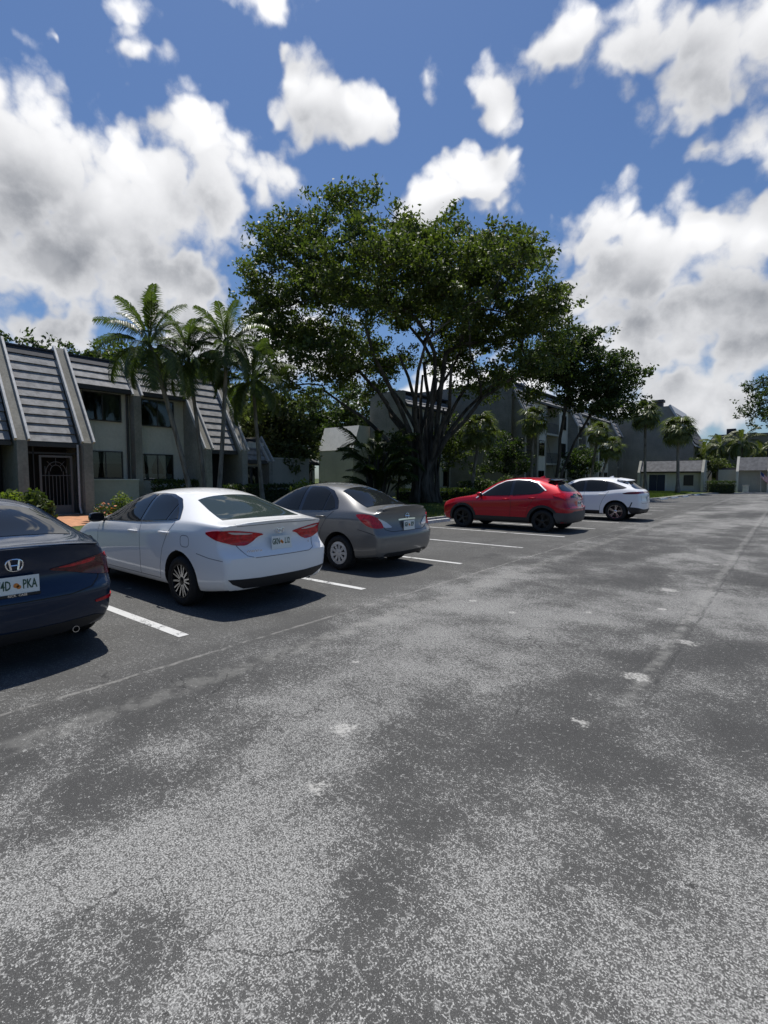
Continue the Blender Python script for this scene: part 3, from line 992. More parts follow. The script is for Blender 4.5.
versa = dict(
    L=4.455, W=.85, zb=.21, wr=.305, rim_r=.20, rim='cap', rim_m='hubcap', rim_d='black_alloy', arch=.362, axles=(.90, 3.50),
    paint='grey_paint', rear=-5.10, yc=7.07, yaw=0,
    label='grey sedan with silver hubcaps and red and clear tail lamps',
    stations=ST(4.455),
    top=[(0, .74), (.25, .83), (.7, .94), (1.05, 1.02), (1.25, 1.08), (1.95, 1.43), (2.3, 1.505), (2.6, 1.525), (3.0, 1.505), (3.35, 1.43), (3.7, 1.28), (3.98, 1.14), (4.2, 1.09), (4.455, 1.08)],
    belt=[(0, .68), (.25, .77), (.7, .87), (1.05, .955), (1.6, .975), (2.6, 1.0), (3.4, 1.03), (3.9, 1.03), (4.455, .99)],
    plan=[(0, .82), (.2, .91), (.6, .975), (1.2, .99), (2.3, 1), (3.1, 1.0), (3.6, 1.0), (4.0, .985), (4.455, .925)],
    rw=[(1.2, .64), (2.0, .565), (2.7, .565), (3.3, .555), (3.9, .61), (4.455, .65)],
    drop=[(1.1, .10), (2.0, .08), (3.0, .08), (3.7, .10), (4.4, .05)],
    tail=[(.2, .14), (.33, .05), (.46, .0), (.62, 0), (.65, .0), (.745, .065), (.86, .09), (.95, .10), (1.05, .08), (1.12, .06), (1.18, .08)],
    nose=[(.2, .12), (.4, 0), (.55, 0), (.7, .05), (.85, .15)], lip=.8, crease={5: .5, 8: .6, 9: .4},
    dlo=rnd4([(1.50, .99), (1.68, 1.12), (2.05, 1.34), (2.28, 1.43), (2.6, 1.455), (2.9, 1.44), (3.15, 1.37), (3.36, 1.22), (3.46, 1.07), (3.3, 1.035)]),
    side_glass=[[(1.58, 1.0), (1.76, 1.13), (2.10, 1.335), (2.32, 1.41), (2.45, 1.425), (2.45, 1.01)],
                [(2.55, 1.015), (2.55, 1.432), (2.86, 1.42), (3.04, 1.37), (3.10, 1.335), (3.10, 1.035)],
                [(3.13, 1.037), (3.13, 1.32), (3.27, 1.21), (3.37, 1.08), (3.28, 1.045)]],
    seams=[[(1.30, .97), (1.27, .62), (1.36, .30)], [(2.50, 1.0), (2.51, .62), (2.47, .28)], [(3.38, 1.03), (3.22, .90), (3.08, .70), (3.0, .45), (2.98, .31)],
           [(1.36, .305), (2.98, .30)], [(3.95, .74), (4.15, .70), (4.30, .66)]],
    handles=[(2.33, .90), (3.08, .925)], mirror=(1.55, 1.0),
    tail_lamps=[('tail_light', 'red_lens', (3.85, .28), [(86, .985), (70, 1.0), (56, .99), (44, .94), (36, .86), (34, .765), (50, .77), (62, .81), (72, .88)], .010),
                ('reversing_lens', 'clear_lens', (3.85, .28), [(46, .94), (30, .87), (14, .765), (34, .765), (38, .86)], .012)],
    patches=[('rear_window', 'top', 'glass', symt([(3.30, .49), (3.62, .545), (3.96, .59), (3.995, .3), (4.005, .1)]), .004),
             ('windscreen', 'top', 'glass', symt([(1.94, .51), (1.60, .59), (1.30, .64), (1.20, .3)]), .004),
             ('bumper_valance', 'rear', 'black_plastic', sym([(.30, .345), (.55, .345), (.62, .32), (.5, .275), (.3, .27)]), .006),
             ('boot_handle', 'rear', 'chrome', sym([(.05, .905), (.24, .90), (.24, .875), (.05, .878)]), .012),
             ('grille', 'front', 'black_plastic', sym([(.1, .54), (.5, .52), (.55, .36), (.1, .33)]), .005)],
    rear_seams=[[(-.62, .84), (-.58, .74), (-.44, .70), (.44, .70), (.58, .74), (.62, .84)]],
    headlamp=rnd4([(.36, .68), (.66, .72), (.74, .82), (.42, .76)]),
    plate_z=.79, plate_text=('IGH', 'B29'), emblem='ring_bar', emblem_z=.945,
)
red_suv = dict(
    L=4.42, W=.905, zb=.24, wr=.345, rim_r=.23, rim='five', rim_m='black_alloy', rim_d='black_alloy', arch=.41, axles=(.93, 3.60),
    paint='red_paint', rear=-4.80, yc=15.22, zscale=.965, bowr=.12, xr0=3.3,
    label='red crossover with black wheels and a chrome window line',
    stations=[0, .12, .35, .7, 1.0, 1.22, 1.45, 1.75, 2.05, 2.4, 2.8, 3.1, 3.4, 3.7, 3.95, 4.15, 4.3, 4.42],
    top=[(0, .86), (.25, .96), (.7, 1.04), (1.1, 1.10), (1.3, 1.17), (1.95, 1.56), (2.3, 1.655), (2.7, 1.69), (3.2, 1.68), (3.7, 1.645), (4.42, 1.58)],
    belt=[(0, .80), (.25, .90), (.7, .98), (1.1, 1.03), (1.6, 1.05), (2.6, 1.10), (3.4, 1.16), (4.42, 1.16)],
    plan=[(0, .82), (.2, .91), (.6, .985), (1.2, .985), (2.3, .99), (3.0, 1.0), (3.6, 1.0), (4.0, .975), (4.42, .90)],
    rw=[(1.2, .66), (2.0, .60), (2.7, .60), (3.4, .58), (4.42, .53)],
    drop=[(1.1, .10), (2.0, .08), (3.4, .08), (4.42, .12)],
    tail=[(.24, .12), (.42, .02), (.6, .0), (.75, .01), (.87, .09), (.98, .09), (1.08, .09), (1.2, .20), (1.35, .36), (1.5, .54), (1.6, .64), (1.7, .70)],
    nose=[(.24, .12), (.45, 0), (.65, 0), (.85, .06), (1.0, .16)], lip=.5, crease={5: .5, 8: .6, 9: .4}, shoulder=.94,
    dlo=rnd4([(1.55, 1.07), (1.75, 1.21), (2.05, 1.41), (2.35, 1.54), (2.7, 1.58), (3.1, 1.555), (3.35, 1.48), (3.62, 1.27), (3.5, 1.19), (3.2, 1.155)]),
    side_glass=[[(1.63, 1.085), (1.85, 1.24), (2.12, 1.42), (2.38, 1.52), (2.55, 1.54), (2.55, 1.115)],
                [(2.65, 1.12), (2.65, 1.55), (3.05, 1.53), (3.28, 1.46), (3.50, 1.27), (3.42, 1.20), (3.2, 1.17)]],
    dlo_chrome=[(1.42, 1.0), (1.75, 1.235), (2.05, 1.435), (2.33, 1.56), (2.7, 1.60), (3.1, 1.578), (3.36, 1.505), (3.66, 1.27)],
    seams=[[(1.32, 1.02), (1.30, .7), (1.40, .38)], [(2.60, 1.10), (2.61, .7), (2.57, .36)], [(3.45, 1.15), (3.30, .98), (3.18, .78), (3.10, .52), (3.08, .36)]],
    handles=[(2.43, 1.0), (3.28, 1.05)], mirror=(1.58, 1.09),
    side_patches=[('wheel_arch_cladding', 'black_plastic', [(3.60 + .405 * math.cos(a), .355 + .405 * math.sin(a)) for a in [R(200 - 220 * k / 20) for k in range(21)]] + [(3.60 + .49 * math.cos(a), .355 + .48 * math.sin(a)) for a in [R(-14 + 206 * k / 20) for k in range(21)]], .008),
                  ('wheel_arch_cladding', 'black_plastic', [(.93 + .405 * math.cos(a), .355 + .405 * math.sin(a)) for a in [R(200 - 220 * k / 20) for k in range(21)]] + [(.93 + .49 * math.cos(a), .355 + .48 * math.sin(a)) for a in [R(-14 + 206 * k / 20) for k in range(21)]], .008),
                  ('sill_cladding', 'black_plastic', [(1.38, .44), (3.14, .44), (3.14, .26), (1.38, .26)], .008)],
    tail_lamps=[('bumper_cladding', 'grey_plastic', (3.75, .25), [(-6, .655), (18, .655), (30, .61), (74, .62), (74, .50), (70, .42), (66, .30), (40, .28), (-6, .28)], .010),
                ('tail_light', 'red_lens', (3.75, .25), [(78, 1.17), (60, 1.20), (30, 1.195), (0, 1.18), (0, 1.13), (24, 1.12), (30, 1.02), (44, .96), (56, 1.06), (74, 1.11)], .016),
                ('rear_reflector', 'red_lens', (3.75, .25), [(66, .77), (48, .775), (36, .77), (36, .725), (50, .72), (66, .74)], .010)],
    patches=[('rear_window', 'rear', 'glass', rnd4(sym([(.30, 1.54), (.52, 1.525), (.66, 1.27), (.40, 1.245), (.2, 1.24)])), .005),
             ('lower_rear_window', 'rear', 'glass', sym([(.2, 1.17), (.42, 1.165), (.44, 1.06), (.2, 1.055)]), .006),
             ('windscreen', 'top', 'glass', symt([(1.96, .53), (1.62, .61), (1.34, .66), (1.24, .3)]), .004),
             ('bumper_cladding', 'rear', 'grey_plastic', [(-.34, .655), (.34, .655), (.34, .28), (-.34, .28)], .010),
             ('grille', 'front', 'black_plastic', sym([(.1, .80), (.5, .78), (.6, .40), (.1, .36)]), .005)],
    rear_seams=[[(-.70, 1.0), (-.66, .72), (.66, .72), (.70, 1.0)]],
    headlamp=rnd4([(.36, .84), (.66, .88), (.76, .95), (.42, .92)]),
    plate_z=.88, plate_text=('LKF', '48P'), emblem='diamonds', emblem_z=1.02,
)
white_suv = dict(
    L=4.88, W=.95, zb=.24, wr=.37, rim_r=.25, rim='five', rim_m='alloy', rim_d='dark_alloy', arch=.435, axles=(1.08, 3.95),
    paint='pearl_paint', rear=-4.10, yc=20.85, zscale=.96, bowr=.14, xr0=3.7,
    label='white luxury crossover with a sloping rear window beside the red one',
    stations=[0, .12, .35, .7, 1.05, 1.3, 1.55, 1.85, 2.15, 2.5, 2.9, 3.3, 3.65, 3.95, 4.25, 4.5, 4.7, 4.80, 4.88],
    top=[(0, .90), (.25, 1.0), (.7, 1.07), (1.2, 1.13), (1.45, 1.20), (2.15, 1.58), (2.5, 1.675), (2.9, 1.705), (3.5, 1.70), (4.0, 1.67), (4.88, 1.58)],
    belt=[(0, .84), (.25, .94), (.7, 1.01), (1.2, 1.06), (1.8, 1.08), (2.8, 1.11), (3.5, 1.14), (4.2, 1.22), (4.88, 1.20)],
    plan=[(0, .82), (.2, .91), (.6, .985), (1.2, .98), (2.3, .975), (3.0, .985), (3.8, 1.0), (4.3, .98), (4.88, .90)],
    rw=[(1.2, .68), (2.1, .62), (2.9, .62), (3.6, .60), (4.88, .54)],
    drop=[(1.1, .10), (2.1, .08), (3.6, .08), (4.88, .12)],
    tail=[(.24, .14), (.42, .04), (.6, .0), (.8, .02), (.95, .05), (1.08, .03), (1.16, .08), (1.26, .26), (1.4, .46), (1.52, .62), (1.64, .76), (1.72, .82)],
    nose=[(.24, .12), (.45, 0), (.65, 0), (.85, .06), (1.0, .16)], lip=.5, crease={5: .5, 8: .6, 9: .4}, shoulder=.94,
    dlo=rnd4([(1.72, 1.10), (1.92, 1.23), (2.25, 1.43), (2.55, 1.555), (2.95, 1.595), (3.4, 1.575), (3.8, 1.49), (4.30, 1.29), (4.20, 1.25), (3.75, 1.20), (3.5, 1.145)]),
    side_glass=[[(1.82, 1.115), (2.02, 1.25), (2.32, 1.43), (2.58, 1.535), (2.75, 1.555), (2.75, 1.135)],
                [(2.85, 1.14), (2.85, 1.565), (3.35, 1.548), (3.62, 1.485), (3.62, 1.20), (3.48, 1.165)]],
    seams=[[(1.45, 1.05), (1.42, .7), (1.52, .38)], [(2.80, 1.11), (2.81, .7), (2.77, .36)], [(3.70, 1.15), (3.58, .98), (3.48, .80), (3.40, .58), (3.38, .36)]],
    handles=[(2.62, 1.0), (3.46, 1.03)], mirror=(1.74, 1.10),
    side_patches=[('sill_cladding', 'black_plastic', [(1.45, .40), (3.38, .40), (3.38, .26), (1.45, .26)], .008),
                  ('corner_vent', 'black_plastic', [(4.48, .74), (4.52, .74), (4.44, .52), (4.40, .52)], .006)],
    tail_lamps=[('bumper_cladding', 'black_plastic', (4.15, .25), [(-6, .46), (24, .47), (50, .54), (76, .56), (70, .42), (62, .30), (40, .29), (-6, .29)], .010),
                ('tail_light', 'dark_red_lens', (4.15, .25), [(88, 1.08), (70, 1.13), (40, 1.145), (0, 1.14), (-20, 1.135), (-20, 1.085), (0, 1.085), (40, 1.07), (66, 1.045), (84, 1.05)], .012)],
    patches=[('rear_window', 'rear', 'glass', rnd4(sym([(.30, 1.53), (.54, 1.515), (.72, 1.26), (.40, 1.235), (.2, 1.23)])), .005),
             ('windscreen', 'top', 'glass', symt([(2.14, .55), (1.80, .63), (1.50, .68), (1.38, .3)]), .004),
             ('bumper_cladding', 'rear', 'black_plastic', [(-.34, .46), (.34, .46), (.34, .29), (-.34, .29)], .010),
             ('grille', 'front', 'black_plastic', sym([(.1, .80), (.5, .78), (.6, .40), (.1, .36)]), .005)],
    rear_seams=[[(-.70, 1.0), (-.66, .70), (.66, .70), (.70, 1.0)]],
    headlamp=rnd4([(.36, .84), (.66, .88), (.76, .95), (.42, .92)]),
    plate_z=.86, plate_text=None, emblem='ring_bar', emblem_z=1.02,
)
for cc in (corolla, civic, versa, red_suv, white_suv): make_car(cc)
lip_spoiler(corolla, 'white_paint', .62, [(4.42, 1.05), (4.44, 1.075), (4.58, 1.09), (4.605, 1.082), (4.58, 1.045)])
lip_spoiler(versa, 'grey_paint', .60, [(4.20, 1.05), (4.22, 1.10), (4.38, 1.135), (4.42, 1.125), (4.39, 1.06)])
lip_spoiler(civic, 'navy_paint', .66, [(4.42, 1.01), (4.44, 1.035), (4.57, 1.05), (4.595, 1.04), (4.56, 1.0)])
lip_spoiler(red_suv, 'black_gloss', .54, [(3.62, 1.60), (3.66, 1.66), (3.90, 1.625), (3.95, 1.60), (3.90, 1.58), (3.78, 1.58)])
lip_spoiler(white_suv, 'pearl_paint', .58, [(3.86, 1.62), (3.90, 1.685), (4.32, 1.61), (4.38, 1.575), (4.30, 1.555), (4.1, 1.57)])
shark_fin(red_suv, 3.25, 'red_paint'); shark_fin(white_suv, 3.55, 'pearl_paint'); shark_fin(civic, 3.3, 'navy_paint')
# tail-pipes
for cc, yy, zz in ((corolla, .52, .27), (civic, .45, .26), (versa, .45, .26)):
    mb = MB(); xx = cc['L'] - .28
    mb.lathe([(.024, xx), (.028, xx + .14), (.024, xx + .14), (.022, xx)], 'x', 16, (0, yy, zz))
    mb.build('exhaust', M['chrome'], cc['root'], cc['off'], True, 50)
# rear wiper of the red crossover
mb = MB(); mb.tube([(4.06, 0, 1.27), (4.02, .14, 1.315), (3.98, .30, 1.345)], [.014, .010, .007], 6)
mb.build('rear_wiper', M['black_plastic'], red_suv['root'], red_suv['off'], True)

# ------------------------------------------------------------------ the ground
def asphalt_mat():
    m, t, b = new_mat('weathered_asphalt')
    o = t.n('ShaderNodeTexCoord').outputs['Object']
    sp = t.n('ShaderNodeSeparateXYZ'); t.link(o, sp.inputs[0])
    X, Y = sp.outputs[0], sp.outputs[1]
    mp = t.n('ShaderNodeMapping'); t.link(o, mp.inputs[0]); mp.inputs['Scale'].default_value = (.42, .20, 1)
    mp.inputs['Location'].default_value = (3.1, 7.7, 0)
    n1 = t.noise(mp.outputs[0], 1.0, 5, .55, .3)
    n2 = t.noise(o, 1.5, 5, .6)
    n3 = t.noise(o, 7, 4, .6)
    stall = t.step(t.math('ADD', X, t.math('MULTIPLY', t.math('SUBTRACT', n2, .5), 1.4)), -3.7, -4.5)      # 1 inside the bays
    w = t.math('ADD', t.math('MULTIPLY', n1, .62), t.math('MULTIPLY', n2, .30))
    w = t.math('ADD', w, t.math('MULTIPLY', n3, .14))
    wear = t.step(w, .41, .65)
    wear = t.math('MULTIPLY', wear, t.math('MULTIPLY_ADD', stall, -.55, 1))
    near = t.step(Y, -.5, 3.0, o0=.45, o1=.0)                                   # the patch by the entrance is worn hardest
    near = t.math('MULTIPLY', near, t.step(n2, .38, .62))
    wear = t.math('MINIMUM', t.math('ADD', wear, near), 1.0)
    # stone showing through: a web of light binder-free joints and grit
    wv0 = t.vmath('ADD', o, t.vmath('MULTIPLY', t.vmath('SUBTRACT', t.noise(o, 30, 3, .6, color=True), (.5, .5, .5)), (.035, .035, 0)))
    web = t.voro(wv0, 36, 'DISTANCE_TO_EDGE')
    g1 = t.noise(o, 140, 2, .7)
    g2 = t.noise(o, 44, 3, .65)
    fine = t.noise(o, 260, 1, .6)
    brk = t.step(t.noise(o, 26, 3, .7), t.math('MULTIPLY_ADD', wear, -.20, .60), t.math('MULTIPLY_ADD', wear, -.20, .66))
    lines = t.math('MULTIPLY', t.step(web, .10, .035), brk)
    grit = t.math('ADD', t.math('MULTIPLY', g1, .62), t.math('MULTIPLY', g2, .38))
    thr = t.math('MULTIPLY_ADD', wear, -.125, .603)
    speck = t.step(grit, thr, t.math('ADD', thr, .065))
    dark = t.mix(t.step(fine, .25, .75), (.020, .020, .020), (.082, .081, .079))
    dark = t.mix(t.math('MULTIPLY', wear, .35), dark, (.115, .113, .109))
    dark = t.mix(t.math('MULTIPLY', t.step(n3, .4, .7), .35), dark, (.030, .030, .030))
    light = t.mix(t.step(g1, .40, .66), (.18, .178, .173), (.47, .465, .45))
    c = t.mix(t.math('MAXIMUM', t.math('MULTIPLY', lines, .75), t.math('MULTIPLY', speck, .90)), dark, light)
    # dusty film over the worn parts
    c = t.mix(t.math('MULTIPLY', wear, .10), c, (.25, .245, .235))
    # bays: browner grey
    c = t.mix(t.math('MULTIPLY', stall, .40), c, (.10, .098, .094))
    # joint between bays and lane, and an older trench seam in the lane
    wob = t.math('MULTIPLY', t.math('SUBTRACT', t.noise(o, 2.2, 4, .6), .5), .10)
    def line(pos, wd, col, f, c):
        d = t.math('ABSOLUTE', t.math('ADD', t.math('SUBTRACT', X, pos), wob))
        return t.mix(t.math('MULTIPLY', t.step(d, wd, wd * .35), t.math('MULTIPLY', t.step(n3, .35, .6), f)), c, col)
    c = line(-4.08, .03, (.30, .29, .275), .45, c)
    c = line(-3.55, .16, (.26, .255, .24), .30, c)
    far = t.step(Y, 3.2, 4.4)
    c = line(-.74, .022, (.03, .03, .03), t.math('MULTIPLY', far, .55), c)
    c = line(-.84, .07, (.28, .275, .26), t.math('MULTIPLY', far, .35), c)
    # cracks
    wv = t.vmath('ADD', o, t.vmath('MULTIPLY', t.vmath('SUBTRACT', t.noise(o, 3, 4, .6, color=True), (.5, .5, .5)), (.35, .35, 0)))
    e2 = t.voro(wv, 2.6, 'DISTANCE_TO_EDGE')
    ck2 = t.math('MULTIPLY', t.step(e2, .011, .003), t.step(t.noise(o, .8, 2, .5), .50, .60))
    c = t.mix(t.math('MULTIPLY', t.math('MULTIPLY', ck2, .75), .85), c, (.016, .016, .016))
    # pale spalls: scattered small ones and the ones the photograph shows
    sv = t.voro(o, 1.35, 'F1', out='Distance')
    sd = t.math('ADD', sv, t.math('MULTIPLY', t.math('SUBTRACT', n3, .5), .10))
    spall = t.math('MULTIPLY', t.step(sd, .085, .05), t.step(t.noise(o, .6, 2, .5), .48, .56))
    for (px_, py_, r) in [(-2.16, 2.26, .10), (-1.84, 1.73, .055), (-1.3, 8.09, .15), (-1.8, 6.16, .06), (-.72, 5.6, .10), (-.9, 4.35, .12), (-2.9, 3.2, .04), (-1.0, 3.3, .05)]:
        dv = t.vmath('DISTANCE', t.vmath('ADD', o, t.vmath('MULTIPLY', t.vmath('SUBTRACT', t.noise(o, 14, 4, .7, color=True), (.5, .5, .5)), (.34, .34, 0))), (px_, py_, 0), out='Value')
        spall = t.math('MAXIMUM', spall, t.step(dv, r, r * .5))
    c = t.mix(t.math('MULTIPLY', spall, t.step(g2, .40, .58, o0=.25, o1=.8)), c, (.43, .42, .40))
    # a few oil stains in the bays
    oil = t.math('MULTIPLY', stall, t.step(t.noise(o, .9, 3, .6), .60, .72))
    c = t.mix(t.math('MULTIPLY', oil, .5), c, (.03, .03, .03))
    c = t.mix(1.0, c, (.97, .97, .95), 'MULTIPLY')
    t.link(c, b.inputs['Base Color'])
    b.inputs['Roughness'].default_value = .85
    b.inputs['Specular IOR Level'].default_value = .3
    bp = t.n('ShaderNodeBump'); bp.inputs['Strength'].default_value = .6; bp.inputs['Distance'].default_value = .006
    hgt = t.math('ADD', t.math('MULTIPLY', g1, .8), t.math('ADD', t.math('MULTIPLY', g2, .6), t.math('MULTIPLY', fine, .4)))
    t.link(hgt, bp.inputs['Height']); t.link(bp.outputs[0], b.inputs['Normal'])
    return m


def grass_mat(name, c0, c1, litter=.0):
    m, t, b = new_mat(name)
    o = t.n('ShaderNodeTexCoord').outputs['Object']
    f = t.math('ADD', t.math('MULTIPLY', t.noise(o, .5, 5, .6), .6), t.math('MULTIPLY', t.noise(o, 14, 4, .7), .5))
    c = t.mix(t.step(f, .35, .75), c0, c1)
    c = t.mix(t.math('MULTIPLY', t.step(t.noise(o, .35, 4, .6), .5, .65), litter), c, (.10, .075, .045))
    t.link(c, b.inputs['Base Color']); b.inputs['Roughness'].default_value = .9; b.inputs['Specular IOR Level'].default_value = .2
    bp = t.n('ShaderNodeBump'); bp.inputs['Strength'].default_value = 1; bp.inputs['Distance'].default_value = .05
    t.link(t.noise(o, 35, 4, .7), bp.inputs['Height']); t.link(bp.outputs[0], b.inputs['Normal'])
    return m


M['asphalt'] = asphalt_mat()
M['lawn'] = grass_mat('lawn_grass', (.055, .085, .020), (.13, .155, .045), .5)
M['field'] = grass_mat('far_grass', (.04, .06, .02), (.08, .10, .03))
M['concrete'] = simple('kerb_concrete', (.36, .35, .33), .85, var=.25, scale=5, bump=.3)
M['white_kerb'] = simple('painted_kerb', (.62, .62, .60), .7, var=.2, scale=9, bump=.2)
M['brick'] = simple('orange_brick_path', (.42, .20, .10), .85, var=.25, scale=6, bump=.3)


def flat(name, poly, z, mat):
    me = bpy.data.meshes.new(name); me.from_pydata([(x, y, z) for x, y in poly], [], [tuple(range(len(poly)))])
    me.materials.append(mat); me.update()
    if me.polygons[0].normal.z < 0: me.flip_normals()
    return tag(link(name, me), kind='structure')


flat('ground', [(-900, -900), (900, -900), (900, 900), (-900, 900)], -.04, M['field'])
EDGE = [(-10.35, -60), (-10.35, 34), (-9.6, 36.5), (-8.2, 39), (-7.6, 43), (-6.9, 54), (-6.0, 60), (-3, 64), (6, 66.5), (60, 72)]
flat('asphalt_lot', EDGE + [(60, -60)], 0, M['asphalt'])
lawn = MB(); lawn.prism_z([(x - .16, y + .0) for x, y in EDGE] + [(60, 200), (-140, 200), (-140, -60)], -.03, .10)
tag(lawn.build('lawn', M['lawn']), kind='structure')
mb = MB()
for (a, b_) in zip(EDGE[:-1], EDGE[1:]):
    d = Vector((b_[0] - a[0], b_[1] - a[1], 0)).normalized(); nrm = Vector((-d.y, d.x, 0)) * .15
    p = [Vector((*a, 0)), Vector((*b_, 0))]
    mb.prism_z([(p[0].x, p[0].y), (p[1].x, p[1].y), (p[1].x + nrm.x, p[1].y + nrm.y), (p[0].x + nrm.x, p[0].y + nrm.y)], -.02, .125)
tag(mb.build('kerb', M['concrete']), kind='structure')
flat('brick_path', [(-24.2, 6.75), (-24.2, 8.7), (-19.5, 8.3), (-17.5, 6.6), (-16.2, 4.0), (-17.6, 3.6), (-19.2, 6.2)], .106, M['brick'])


def line_mat():
    m, t, b = new_mat('worn_white_line')
    o = t.n('ShaderNodeTexCoord').outputs['Object']
    f = t.math('ADD', t.math('MULTIPLY', t.noise(o, 4, 5, .65), .6), t.math('MULTIPLY', t.noise(o, 40, 3, .6), .45))
    c = t.mix(t.step(f, .53, .64), (.50, .50, .485), (.11, .11, .11))
    t.link(c, b.inputs['Base Color']); b.inputs['Roughness'].default_value = .7
    return m
M['line'] = line_mat()
for k in range(-2, 12):
    y = 2.62 + 2.765 * k
    flat('parking_line', [(-4.72, y - .055), (-4.72, y + .055), (-10.2, y + .055), (-10.2, y - .055)], .004, M['line'])
for k in range(8):
    y = 38.5 + 2.8 * k
    x1 = interp([(36, -8.4), (43, -7.4), (54, -6.7), (62, -5)], y)
    flat('parking_line', [(x1 + 4.6, y - .055), (x1 + 4.6, y + .055), (x1, y + .055), (x1, y - .055)], .004, M['line'])

def stop_mesh():
    mb = MB(); mb.prism_y([(-.08, .0), (.08, .0), (.055, .11), (-.055, .11)], -.85, .85)
    return mb.mesh('wheel_stop', M['white_kerb'])
sm = stop_mesh()
spots = [(-9.85, 15.2, 0, 'white concrete wheel stop under the nose of the red crossover'),
         (-9.85, 12.4, 0, 'white concrete wheel stop at the head of the empty bay beside the red crossover'),
         (-7.35, 42.4, 5, 'white wheel stop on the far lot edge, first one past the white crossover'),
         (-7.1, 45.4, 5, 'white wheel stop on the far lot edge, second one past the white crossover'),
         (-6.85, 48.8, 4, 'white wheel stop on the far lot edge, third one past the white crossover'),
         (-6.6, 53.5, 4, 'white wheel stop on the far lot edge below the blue doors')]
for i, (x, y, a, lb) in enumerate(spots):
    o = link('wheel_stop', sm, None, (x, y, 0)); o.rotation_euler.z = R(-a)
    tag(o, lb, 'wheel stop', 'wheel stops at the heads of the bays')

# ------------------------------------------------------------------ building materials
def stucco(name, col, v=.12):
    m, t, b = new_mat(name)
    o = t.n('ShaderNodeTexCoord').outputs['Object']
    f = t.math('ADD', t.math('MULTIPLY', t.noise(o, .7, 5, .6), .6), t.math('MULTIPLY', t.noise(o, 9, 4, .6), .4))
    c = t.mix(t.step(f, .3, .7), tuple(x * (1 - v) for x in col), tuple(x * (1 + v) for x in col))
    mp = t.n('ShaderNodeMapping'); t.link(o, mp.inputs[0]); mp.inputs['Scale'].default_value = (3, 3, .25)
    st = t.step(t.noise(mp.outputs[0], 1.5, 4, .6), .56, .75)
    c = t.mix(t.math('MULTIPLY', st, .30), c, tuple(x * .55 for x in col))          # rain streaks
    t.link(c, b.inputs['Base Color']); b.inputs['Roughness'].default_value = .9; b.inputs['Specular IOR Level'].default_value = .2
    bp = t.n('ShaderNodeBump'); bp.inputs['Strength'].default_value = .5; bp.inputs['Distance'].default_value = .02
    t.link(t.noise(o, 30, 4, .7), bp.inputs['Height']); t.link(bp.outputs[0], b.inputs['Normal'])
    return m
M['stucco'] = stucco('grey_green_stucco', (.40, .39, .34))
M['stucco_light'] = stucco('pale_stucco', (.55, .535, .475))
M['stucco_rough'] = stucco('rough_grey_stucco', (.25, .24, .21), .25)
M['stucco_far'] = stucco('weathered_far_stucco', (.25, .235, .20), .2)
M['stucco_white'] = stucco('off_white_stucco', (.62, .61, .57))
M['shingle'] = simple('grey_roof_tile', (.255, .252, .250), .8, var=.26, scale=3.5, bump=.4, bscale=25)
M['shingle_dark'] = simple('old_roof_tile', (.13, .13, .135), .85, var=.25, scale=3.5, bump=.4, bscale=25)
M['roof_dark'] = simple('roof_felt_and_shade', (.045, .047, .055), .8, var=.2)  # felt; also the painted shade on the top course of a mansard
M['trim_dark'] = simple('dark_trim', (.035, .036, .036), .6)
M['trim_light'] = simple('light_metal_trim', (.45, .45, .45), .5, var=.15)
M['bronze'] = simple('bronze_window_frame', (.03, .027, .025), .45)
M['recess'] = simple('recess_shade_colour', (.018, .017, .016), .9)  # near-black colour stands for the shade inside rooms, porches and balconies
M['curtain'] = simple('white_curtain', (.55, .56, .55), .9, var=.1, scale=20)
M['blind_and_reflection'] = simple('grey_blind_and_reflection', (.24, .25, .23), .8, var=.1)
M['gate_metal'] = simple('grey_gate_metal', (.13, .125, .12), .5)
M['blue_door'] = simple('dark_blue_door', (.012, .02, .05), .5)
def clear_glass():
    m, t, b = new_mat('window_pane')
    g = t.n('ShaderNodeBsdfGlossy'); g.inputs['Roughness'].default_value = .02
    tr = t.n('ShaderNodeBsdfTransparent'); tr.inputs[0].default_value = (.62, .66, .64, 1)
    fr = t.n('ShaderNodeFresnel'); fr.inputs[0].default_value = 1.55
    mx = t.n('ShaderNodeMixShader'); t.link(fr.outputs[0], mx.inputs[0]); t.link(tr.outputs[0], mx.inputs[1]); t.link(g.outputs[0], mx.inputs[2])
    t.link(mx.outputs[0], m.node_tree.nodes['Material Output'].inputs[0])
    return m
M['pane'] = clear_glass()


